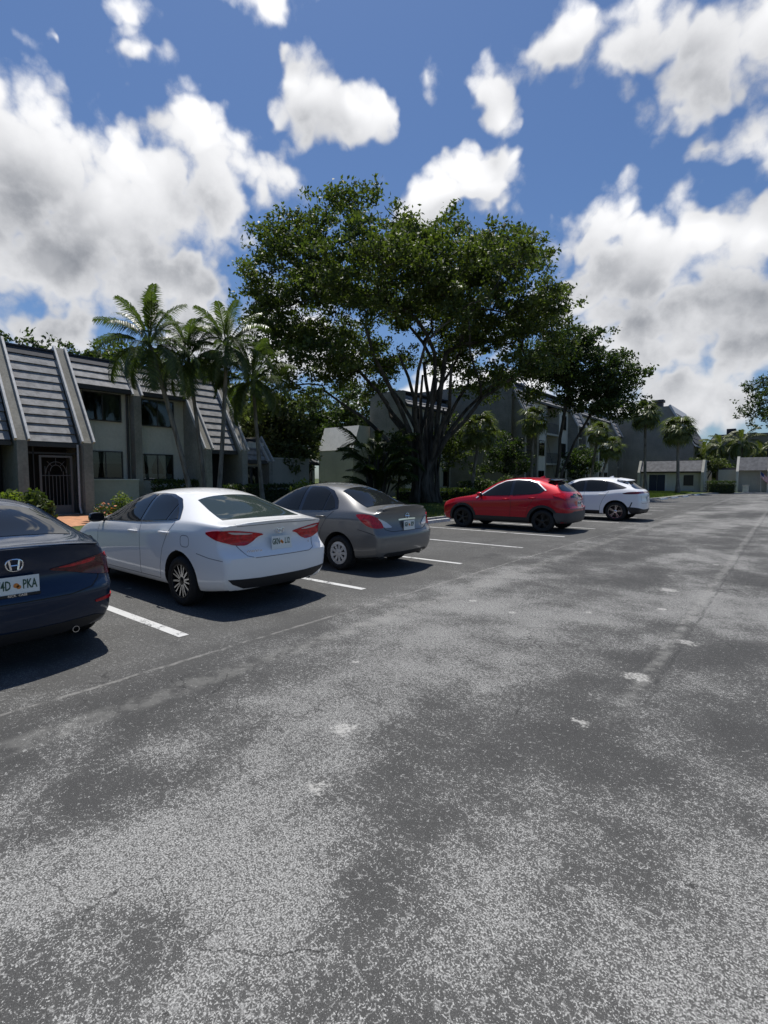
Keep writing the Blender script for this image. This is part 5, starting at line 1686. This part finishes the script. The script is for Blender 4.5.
# the banyan-like fig
random.seed(3)
def fig_trunks():
    out = []
    n = 19
    for k in range(n):
        a = 2 * math.pi * k / n + random.uniform(-.2, .2)
        r0 = random.uniform(.25, .9)
        out_r = random.uniform(2.6, 6.2) if k % 3 else random.uniform(.6, 2)
        if math.cos(a) < -.4: out_r *= 1.15
        h = random.uniform(6.8, 10.0)
        pts = []
        for j in range(8):
            u = j / 7
            rr = r0 * (1 - .55 * math.sin(min(u * 3.0, 1) * math.pi / 2)) + out_r * max(0, u - .18) ** 1.35 * 1.3
            tw = a + .5 * u * (1 if k % 2 else -1)
            pts.append((rr * math.cos(tw) + random.uniform(-.2, .2), rr * math.sin(tw) * .9 + random.uniform(-.2, .2), .05 + h * u ** .92))
        out.append(pts)
    return out
fig_ells = [(-7.4, 0, 12.8, 3.4, 4.0, 3.6), (-4.0, -1, 14.3, 3.8, 4.6, 2.9), (.8, 0, 13.4, 4.4, 5.0, 2.7), (5.2, 0, 12.7, 3.4, 4.2, 3.1), (6.6, -.5, 9.2, 2.3, 3.2, 2.9),
            (-7.0, .5, 8.6, 3.3, 3.6, 2.2), (-2.5, -5, 11.7, 4.0, 2.6, 2.4), (3.0, -5, 11.3, 3.6, 2.6, 2.2), (-1, 5.4, 11.6, 5, 2.8, 3.0), (-9.2, -1, 10.6, 1.5, 2.2, 2.0), (2.8, 2, 9.6, 2.4, 2.6, 1.4), (8.0, 0, 12.0, 1.1, 1.8, 1.4),
            (-5.2, -2.5, 8.2, 2.4, 2, 1.1), (4.6, -2, 7.8, 2.0, 2, 1.1), (-4.0, 4, 8.4, 2.8, 2.2, 1.6), (4.2, 3.5, 8.2, 2.4, 2.2, 1.6)]
fig_ells = [(e[0] * .95 - .25, e[1], e[2] * .985, e[3] * .96, e[4], e[5] * .95) for e in fig_ells]
fig = make_tree('banyan_tree', 'huge spreading fig tree with many intertwined trunks, middle of the picture', (-17.2, 25.2, .08), fig_trunks(), fig_ells,
                600, 108000, .235, .62, 'fig_leaf', 'fig_bark', .62, tip=.017, trunk_scale=1.0, trunk_min=(.19, .065), flat_=.55)
# hanging aerial roots and buttress ridges
mb = MB()
for k in range(26):
    a = random.uniform(0, 6.28); r = random.uniform(.3, .95)
    x, y = r * math.cos(a), r * math.sin(a) * .9; h = random.uniform(2.2, 6.0)
    mb.tube([(x * 1.25, y * 1.25, -.05), (x * 1.05, y * 1.05, .5), (x + random.uniform(-.15, .15), y, h * .5), (x * random.uniform(.8, 1.5), y * random.uniform(.8, 1.5), h)], [.14, .085, .06, .05], 6)
mb.build('aerial_root', M['fig_bark'], fig, smooth=True)['kind'] = 'stuff'

def straight(h, lean=(0, 0), n=6, j=.12):
    return [(lean[0] * (k / (n - 1)) ** 1.3 + (random.uniform(-j, j) if 0 < k < n - 1 else 0), lean[1] * k / (n - 1), h * k / (n - 1)) for k in range(n)]

def at_px(x, depth):
    v = FWD * depth + RIGHT * ((x - 384) / F_PX * depth)
    return (float(v[0]), float(v[1]), .08)
make_tree('shade_tree', 'dark layered shade tree standing behind the red crossover, right of the fig', at_px(556, 38), [straight(7.5, (.6, 0)), [(0.05, .1, 0), (.5, .2, 2.0), (1.3, 0, 4.2), (2.6, .2, 6.4), (3.6, 0, 8.0)], [(-.1, 0, 1.5), (-.6, .2, 4), (-1.3, .3, 6.6)]],
          [(.2, 0, 10.2, 2.8, 3.0, 2.2), (3.6, 0, 8.8, 2.4, 2.6, 1.4), (2.6, 0, 7.2, 2.8, 3.0, 1.2), (-.7, 0, 10.0, 1.8, 2.4, 1.6), (4.6, 0, 10.2, .9, 1.4, .7), (2.2, 0, 11.0, 1.8, 2.2, 1.1), (4.6, 0, 6.7, 1.3, 1.6, .8)],
          190, 26000, .26, .55, 'dark_leaf', 'dark_bark', .4, tip=.017)
make_tree('shade_tree', 'dark shade tree cut by the right edge of the picture', at_px(764, 58), [straight(9, (.5, 0)), [(0, 0, 2), (1, 0, 5), (3, .3, 8.5)]],
          [(1.2, 0, 11.6, 3.0, 3, 2.0), (-.8, 0, 9.2, 2.0, 2.4, 1.4), (3.5, 0, 9.4, 3.2, 3, 2.0), (2, 0, 7.6, 2.6, 2.6, .9)], 110, 11000, .30, .62, 'dark_leaf', 'dark_bark', .4)
# background trees behind the townhouses
bgt = [(28, 36, 11.5, 'bushy dark tree behind the townhouse roof, above its first slanting bay', 'dark_leaf'), (68, 38, 11.6, 'bushy tree behind the townhouse roof, left of the palms', 'dark_leaf'),
       (108, 37, 11.8, 'bushy tree behind the townhouse roof, hidden by the palm crowns', 'mid_leaf'), (182, 40, 11.6, 'green tree behind the townhouse roof between the palms', 'mid_leaf'),
       (250, 44, 10.6, 'olive green tree above the low garden wing', 'olive_leaf'), (296, 53, 10.8, 'tall dark tree right behind the pale stucco block', 'dark_leaf'), (330, 56, 12.0, 'dark tree filling the gap between pale block and shaded wing', 'mid_leaf'),
       (366, 50, 11.5, 'dark tree standing before the shaded wing, touching the fig', 'dark_leaf'), (274, 33, 6.9, 'olive green tree behind the garden wall', 'olive_leaf')]
for (px_, dep, h, lb, lf) in bgt:
    k = h / 10
    make_tree('leafy_tree', lb, at_px(px_, dep), [straight(h * .62, (random.uniform(-.5, .5), 0))],
              [(0, 0, h * .74, 2.8 * k, 2.8 * k, 2.4 * k), (-1.8 * k, .3, h * .58, 2.2 * k, 2.2 * k, 1.9 * k), (1.9 * k, -.3, h * .60, 2.2 * k, 2.2 * k, 1.9 * k), (.3, 0, h * .42, 2.6 * k, 2.4 * k, 1.5 * k)],
              80, 11000, .34, .62, lf, 'dark_bark', .4, 'trees behind the buildings')
make_tree('small_tree', 'small round-headed tree beside the hut, left of the flag', at_px(704, 56), [straight(2.2, (.1, 0), 5, .05), [(0, 0, .8), (.5, 0, 1.9), (1.0, 0, 2.6)]],
          [(0, 0, 3.1, 1.6, 1.5, .7), (.9, 0, 2.9, 1.2, 1.2, .6)], 40, 3000, .20, .34, 'olive_leaf', 'dark_bark', .3, rootflare=False)

for (px_, dep, h, lb) in [(718, 63, 3.4, 'round green bush tree between the two right-hand palms'), (744, 66, 4.4, 'dark green bush tree at the right edge behind the flag'), (690, 70, 4.2, 'dark green bush tree between the service wing and the hut')]:
    make_tree('small_tree', lb, at_px(px_, dep), [straight(h * .6, (.2, 0), 5, .05)], [(0, 0, h * .68, h * .5, h * .5, h * .32), (h * .3, 0, h * .5, h * .4, h * .4, h * .25)], 40, 3200, .30, .5, 'mid_leaf', 'dark_bark', .3, rootflare=False)
for (px_, dep, h, lb, lf) in [(448, 38, 6.6, 'loose understorey tree just right of the fig trunks, before the rough wall', 'mid_leaf'), (504, 41, 5.4, 'dark understorey tree at the foot of the slanting stair bay', 'dark_leaf'), (398, 33, 4.6, 'dark understorey tree between the palm clump and the fig trunks', 'dark_leaf'), (580, 50, 5.2, 'dark understorey tree behind the roof of the white crossover', 'dark_leaf')]:
    make_tree('small_tree', lb, at_px(px_, dep), [straight(h * .6, (.2, 0), 5, .06)], [(0, 0, h * .72, h * .30, h * .3, h * .22), (h * .18, 0, h * .5, h * .24, h * .24, h * .18), (-h * .18, 0, h * .46, h * .22, h * .24, h * .18)], 50, 3600, .24, .42, lf, 'dark_bark', .3, rootflare=False)
# ---- palms
def frond_mesh(length, droop, leaflets, lw, lmat, seed, fan=False, petiole=.25, hang=.55):
    """one palm frond growing along +x from the origin, arching down"""
    r = random.Random(seed)
    V, F = [], []
    pts = []
    n = 14
    ang = .75
    x = z = 0.0
    for k in range(n + 1):
        pts.append((x, z)); u = k / n
        a = ang - droop * u ** 1.15
        x += length / n * math.cos(a); z += length / n * math.sin(a)
    def P(u):
        f = u * n; i = min(int(f), n - 1); t = f - i
        return lerp(pts[i][0], pts[i + 1][0], t), lerp(pts[i][1], pts[i + 1][1], t), math.atan2(pts[i + 1][1] - pts[i][1], pts[i + 1][0] - pts[i][0])
    def strip(poly, wd):
        o = len(V)
        for i, (p, w_) in enumerate(zip(poly, wd)):
            d = (poly[min(i + 1, len(poly) - 1)] - poly[max(i - 1, 0)]).normalized()
            s = d.cross(Vector((0, 0, 1))); s = s.normalized() if s.length > 1e-4 else Vector((0, 1, 0))
            V.extend([p + s * w_, p - s * w_ + Vector((0, 0, .004))])
        for i in range(len(poly) - 1): F.append((o + 2 * i, o + 2 * i + 1, o + 2 * i + 3, o + 2 * i + 2))
    strip([Vector((a, 0, b)) for a, b in (pts if not fan else pts[:8])], [lerp(.035, .008, k / n) for k in range(n + 1)][:len(pts if not fan else pts[:8])])
    if not fan:
        for k in range(leaflets):
            u = petiole + (1 - petiole) * (k + .5) / leaflets
            px_, pz_, a = P(u)
            L = length * .25 * math.sin(math.pi * (.16 + .80 * (u - petiole) / (1 - petiole))) ** .7 * r.uniform(.85, 1.1)
            for s in (-1, 1):
                out = Vector((math.cos(a) * .62, s * .80, math.sin(a) * .5 + r.uniform(.02, .25))).normalized()
                p0 = Vector((px_, 0, pz_)); p1 = p0 + out * L * .5; p2 = p0 + out * L * .92 + Vector((0, 0, -hang * L * r.uniform(.6, 1.2)))
                strip([p0, p1, p2], [lw * .7, lw, lw * .15])
    else:
        px_, pz_ = pts[7]
        for k in range(leaflets):
            t = -1 + 2 * k / (leaflets - 1)
            th = t * 1.9
            L = length * .50 * (1 - .25 * abs(t)) * r.uniform(.85, 1.08)
            a0 = ang - droop * .5
            out = Vector((math.cos(th) * math.cos(a0), math.sin(th), math.cos(th) * math.sin(a0) + .10)).normalized()
            p0 = Vector((px_, 0, pz_)); p1 = p0 + out * L * .55; p2 = p0 + out * L * .95 + Vector((0, 0, -hang * L * r.uniform(.5, 1.3)))
            strip([p0, p1, p2], [lw * .6, lw, lw * .12])
    me = bpy.data.meshes.new('frond'); me.from_pydata([tuple(v) for v in V], [], F); me.materials.append(M[lmat]); me.update()
    return me
FR = {'coco': [frond_mesh(2.4, d, 40, .021, 'palm_leaf', i) for i, d in enumerate((.9, 1.15, 1.4, 1.7))],
      'sabal': [frond_mesh(1.9, d, 22, .045, 'sabal_leaf', i, True, hang=.5) for i, d in enumerate((.9, 1.5, 2.1))],
      'areca': [frond_mesh(3.0, d, 34, .042, 'dark_leaf', i) for i, d in enumerate((1.0, 1.4, 1.9))],
      'lime': [frond_mesh(2.6, d, 26, .05, 'sabal_leaf', i) for i, d in enumerate((1.4, 1.9, 2.3))]}


def palm(label, base, top, rad, kind, nfr, scale, group, bulge=0.0, seed=0, crownshaft=False, bend=0.0, elev=(-.62, 1.3)):
    r = random.Random(seed)
    root = thing('palm_tree', label, 'palm', base, 0, group)
    bx = Vector(base); tp = Vector(top) - bx
    mb = MB(); n = 12; pts, rs = [], []
    for k in range(n + 1):
        u = k / n
        lat = u ** (1 + bend)
        pts.append((tp.x * lat, tp.y * lat, tp.z * u - .1 * (k == 0)))
        rs.append(rad * (1.35 - .55 * min(1, u * 5)) * (1 - .25 * u) * (1 + bulge * math.sin(math.pi * u)) * (1 + .05 * (k % 2)))
    mb.tube(pts, rs, 10)
    mb.build('trunk', M['palm_bark'], root, smooth=True)
    if kind == 'sabal' or crownshaft:
        b = MB(); b.tube([(tp.x, tp.y, tp.z - .7), (tp.x, tp.y, tp.z - .3), (tp.x, tp.y, tp.z + .15)], [rad * .9, rad * 1.5, rad * .7], 10); b.build('boot', M['dark_bark' if not crownshaft else 'palm_leaf'], root, smooth=True)
    for k in range(nfr):
        u = (k + .5) / nfr
        el = lerp(elev[1], elev[0], u ** .9)
        o = link('frond', FR[kind][min(len(FR[kind]) - 1, int(u * len(FR[kind])))], root, (tp.x, tp.y, tp.z))
        az = k * 2.39996 + r.uniform(-.25, .25)
        o.rotation_euler = (r.uniform(-.2, .2), -el + .55, az)
        s = scale * r.uniform(.88, 1.1); o.scale = (s, s, s)
    return root
g1 = 'slender palms on the lawn in front of the townhouse'
palm('palm leaning to the left, nearest the gate, with the biggest drooping crown', (-18.6, 10.9, .08), (-18.9, 9.45, 6.55), .13, 'coco', 27, .90, g1, seed=1, bend=.25)
palm('thin palm second from the left with its trunk crossing the slanting tiles', (-19.3, 11.9, .08), (-19.5, 11.35, 6.5), .11, 'coco', 27, .84, g1, seed=2, bend=.2)
palm('palm third from the left with the highest crown and a trunk bowed to the right', (-18.4, 11.75, .08), (-18.5, 12.5, 6.95), .12, 'coco', 26, .9, g1, seed=3, bend=-.3)
palm('upright dark palm nearest the fig, right end of the townhouse', (-18.9, 14.55, .08), (-19.0, 14.15, 5.9), .12, 'coco', 26, .9, g1, seed=4)
g2 = 'round-headed palms at the far end of the lot'
palm('taller round-headed fan palm in front of the blank grey wall', (-11.8, 58, .08), (-12.0, 58, 8.0), .19, 'sabal', 44, 1.12, g2, seed=5)
palm('shorter round-headed fan palm before the blue doors', (-8.5, 56, .08), (-8.65, 56, 6.1), .19, 'sabal', 44, 1.08, g2, seed=6)
g3 = 'palms at the foot of the apartment block'
b0 = at_px(470, 36); palm('pale fan palm in front of the apartment block, between the fig and the stair bay', b0, (b0[0] + .5, b0[1] + .4, 4.9), .16, 'sabal', 30, 1.0, g3, seed=7)
b0 = at_px(588, 46); palm('leaning palm behind the white crossover, left one of the close pair', b0, (b0[0] + .6, b0[1] + .5, 5.6), .15, 'sabal', 22, .85, g3, seed=8)
b0 = at_px(594, 45); palm('leaning palm behind the white crossover, right one of the close pair', b0, (b0[0] + 1.1, b0[1] + .9, 4.2), .15, 'sabal', 22, .85, g3, seed=9)
b0 = at_px(530, 40); palm('fan palm half hidden by the dark shade tree trunk', b0, (b0[0] + .2, b0[1], 6.0), .15, 'sabal', 24, .9, g3, seed=10)
g4 = 'feathery palms round the hut at the far corner'
for (px_, dep, h, lb, sd) in [(716, 60, 5.2, 'feathery yellow-green palm behind the small tree, left of the flag', 11), (738, 58, 5.6, 'feathery yellow-green palm right of the flag', 12), (756, 62, 4.6, 'feathery palm at the right edge under the dark tree', 13), (700, 64, 4.8, 'feathery palm behind the hut roof', 14)]:
    b0 = at_px(px_, dep); palm(lb, b0, (b0[0] + .2, b0[1], h), .17, 'lime', 20, .95, g4, seed=sd)
# areca clump by the pale block
b0 = at_px(377, 29.0)
root = thing('palm_clump', 'dark bushy palm clump between the pale block and the fig', 'palm', b0)
r_ = random.Random(5)
st = MB()
for k in range(64):
    a = r_.uniform(0, 6.28); rr = r_.uniform(.1, .85); h = r_.uniform(.3, 3.0)
    st.tube([(rr * .5 * math.cos(a), rr * .5 * math.sin(a), -.05), (rr * math.cos(a), rr * math.sin(a), h)], [.05, .035], 5)
    o = link('frond', FR['areca'][k % 3], root, (rr * math.cos(a), rr * math.sin(a), h)); o.rotation_euler = (0, -r_.uniform(.0, .6), a + r_.uniform(-.6, .6))
    s = r_.uniform(.58, .9); o.scale = (s, s, s)
st.build('stem', M['dark_bark'], root)['kind'] = 'stuff'


# ---- shrubs
def shrub(name, label, base, ells, n, size, leaf, group=None, cat='shrub', accents=None, turn=True):
    root = thing(name, label, cat, base, 0, group)
    C = in_ellipsoids(ells, n, .45)
    if turn: C = C @ np.vstack([RIGHT, FWD, [0, 0, 1]])
    C = C + rng.normal(size=C.shape) * .05
    C = C[C[:, 2] > .02]
    v, q = leaf_quads(C, size, .3, .5); link('foliage', np_mesh('foliage', v, q, M[leaf]), root)
    mb = MB()
    for k in range(7):
        e = ells[k % len(ells)]; a = k * 2.4
        p = np.array([e[0] + e[3] * .4 * math.cos(a), e[1] + e[4] * .4 * math.sin(a), e[2]])
        if turn: p = p @ np.vstack([RIGHT, FWD, [0, 0, 1]])
        mb.tube([(p[0] * .6, p[1] * .6, -.05), tuple(p)], [.02, .012], 5)
    mb.build('stem', M['dark_bark'], root)
    if accents:
        A = C[rng.integers(0, len(C), size=accents[0])] + np.array([0, 0, .04])
        v, q = leaf_quads(A, accents[2], .5, .9); link('flower', np_mesh('flower', v, q, M[accents[1]]), root)['kind'] = 'stuff'
    return root
shrub('garden_shrub', 'bright yellow-green leafy shrub at the left edge behind the navy sedan', at_px(12, 17), [(0, 0, .55, .55, .5, .55), (-.5, 0, .5, .4, .4, .4)], 900, .17, 'lime_leaf', 'shrubs before the townhouse')
shrub('garden_shrub', 'green arching shrub left of the iron gate', at_px(34, 16.6), [(0, 0, .6, .4, .4, .55), (.25, 0, .45, .35, .35, .4)], 700, .20, 'mid_leaf', 'shrubs before the townhouse')
shrub('flowering_shrub', 'low shrub with orange flowers before the garden wall', at_px(104, 19.5), [(0, 0, .25, .4, .35, .25), (.5, 0, .2, .3, .3, .2)], 350, .12, 'shrub_leaf', 'shrubs before the townhouse', accents=(26, 'flower', .13))
shrub('garden_shrub', 'wispy green shrub between the garden wall and the white sedan roof', at_px(122, 20), [(0, 0, .5, .35, .35, .45)], 350, .13, 'lime_leaf', 'shrubs before the townhouse')
def hedge(label, p0, p1, w, h, leaf, n, size=.13, group='clipped hedges'):
    root = thing('hedge', label, 'hedge', (0, 0, 0), 0, group)
    a, b_ = np.array(p0), np.array(p1); d = b_ - a; L = np.linalg.norm(d[:2]); nr = np.array([-d[1], d[0], 0]) / L
    u = rng.uniform(0, 1, n); side = rng.integers(0, 3, n)
    off = np.where(side == 0, w / 2, np.where(side == 1, -w / 2, rng.uniform(-w / 2, w / 2, n)))
    z = np.where(side == 2, h, rng.uniform(.05, h, n)) + rng.normal(size=n) * .05
    C = a + d * u[:, None] + nr * off[:, None] + np.stack([rng.normal(size=n) * .05, rng.normal(size=n) * .05, z], 1)
    v, q = leaf_quads(C, size, .3, .5); link('foliage', np_mesh('foliage', v, q, M[leaf]), root)
    mb = MB(); ang = math.atan2(d[1], d[0]); dd = d / L
    c0, c1 = a + dd * .1, b_ - dd * .1
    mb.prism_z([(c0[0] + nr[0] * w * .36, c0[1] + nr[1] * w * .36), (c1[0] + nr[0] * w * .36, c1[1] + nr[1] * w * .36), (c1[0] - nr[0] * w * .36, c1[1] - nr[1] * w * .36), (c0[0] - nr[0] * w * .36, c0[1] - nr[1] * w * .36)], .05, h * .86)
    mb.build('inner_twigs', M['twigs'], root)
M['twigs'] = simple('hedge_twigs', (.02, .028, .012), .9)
hedge('clipped hedge under the curtained window behind the white sedan', (-23.3, 11.6, .08), (-23.3, 14.0, .08), .5, 1.35, 'shrub_leaf', 2600)
hedge('dark hedge along the low garden wing behind the grey sedan', (-22.0, 14.6, .08), (-22.2, 21.5, .08), .8, 1.1, 'dark_leaf', 5200)
hedge('low pale-green hedge behind the fig trunks', at_px(395, 34), at_px(476, 34.5), .7, .75, 'lime_leaf', 3600)
hedge('dark hedge at the foot of the stair bay behind the red crossover', (-18.2, 31.5, .08), (-16.2, 46, .08), 1.0, 1.2, 'dark_leaf', 7000, .17)
hedge('clipped dark hedge beside the service wing', (-6.6, 60.5, .08), (-4.4, 61.5, .08), .9, 1.15, 'dark_leaf', 2200)
hedge('low hedge along the far lawn at the right edge', (-1.0, 67.2, .08), (14, 69, .08), .9, 1.1, 'dark_leaf', 5000, .2)
shrub('croton_shrub', 'pinkish croton shrub showing over the grey sedan roof', at_px(327, 24.5), [(0, 0, .8, .8, .5, .55), (.6, 0, .75, .6, .4, .5)], 900, .17, 'croton_leaf', 'shrubs behind the grey sedan')
shrub('garden_shrub', 'yellow-green shrub showing over the grey sedan roof, left of the croton', at_px(303, 24), [(0, 0, .8, .7, .5, .6)], 700, .17, 'lime_leaf', 'shrubs behind the grey sedan')
for (px_, dep, h, lb) in [(455, 33.5, .7, 'spiky green shrub right of the fig trunks'), (480, 37, 1.7, 'tall loose shrub against the rough end wall'), (508, 38, 1.8, 'loose shrub at the foot of the slanting stair bay')]:
    shrub('garden_shrub', lb, at_px(px_, dep), [(0, 0, h * .5, h * .5, h * .5, h * .5), (.5, 0, h * .4, h * .4, h * .4, h * .4)], 900, .20, 'mid_leaf', 'shrubs before the apartment block')

# grass blades on the strip of lawn along the lot
n = 26000
gx = -10.55 - rng.gamma(1.6, 2.0, n); gy = rng.uniform(9, 30, n)
m2 = 14000
gx = np.concatenate([gx, rng.uniform(-14, -7.9, m2)]); gy = np.concatenate([gy, rng.uniform(40, 62, m2)])
edge = np.interp(gy, [e[1] for e in EDGE[:8]], [e[0] for e in EDGE[:8]])
k_ = gx < edge - .2
gx, gy = gx[k_], gy[k_]; n = len(gx)
a = rng.uniform(0, 6.28, n); w = .012 + .02 * (gy > 35); hh = rng.uniform(.035, .10, n) * (1 + .5 * (gy > 35))
v = np.empty((n, 4, 3)); c_, s_ = np.cos(a) * w, np.sin(a) * w
lx, ly = rng.normal(size=n) * .03, rng.normal(size=n) * .03
v[:, 0] = np.stack([gx - c_, gy - s_, np.full(n, .09)], 1); v[:, 1] = np.stack([gx + c_, gy + s_, np.full(n, .09)], 1)
v[:, 2] = np.stack([gx + c_ * .2 + lx, gy + s_ * .2 + ly, .1 + hh], 1); v[:, 3] = np.stack([gx - c_ * .2 + lx, gy - s_ * .2 + ly, .1 + hh], 1)
tag(link('grass', np_mesh('grass', v.reshape(-1, 3), np.arange(4 * n).reshape(n, 4), M['grass_blade'])), 'short green grass growing along the edge of the lot', 'grass', kind='stuff')
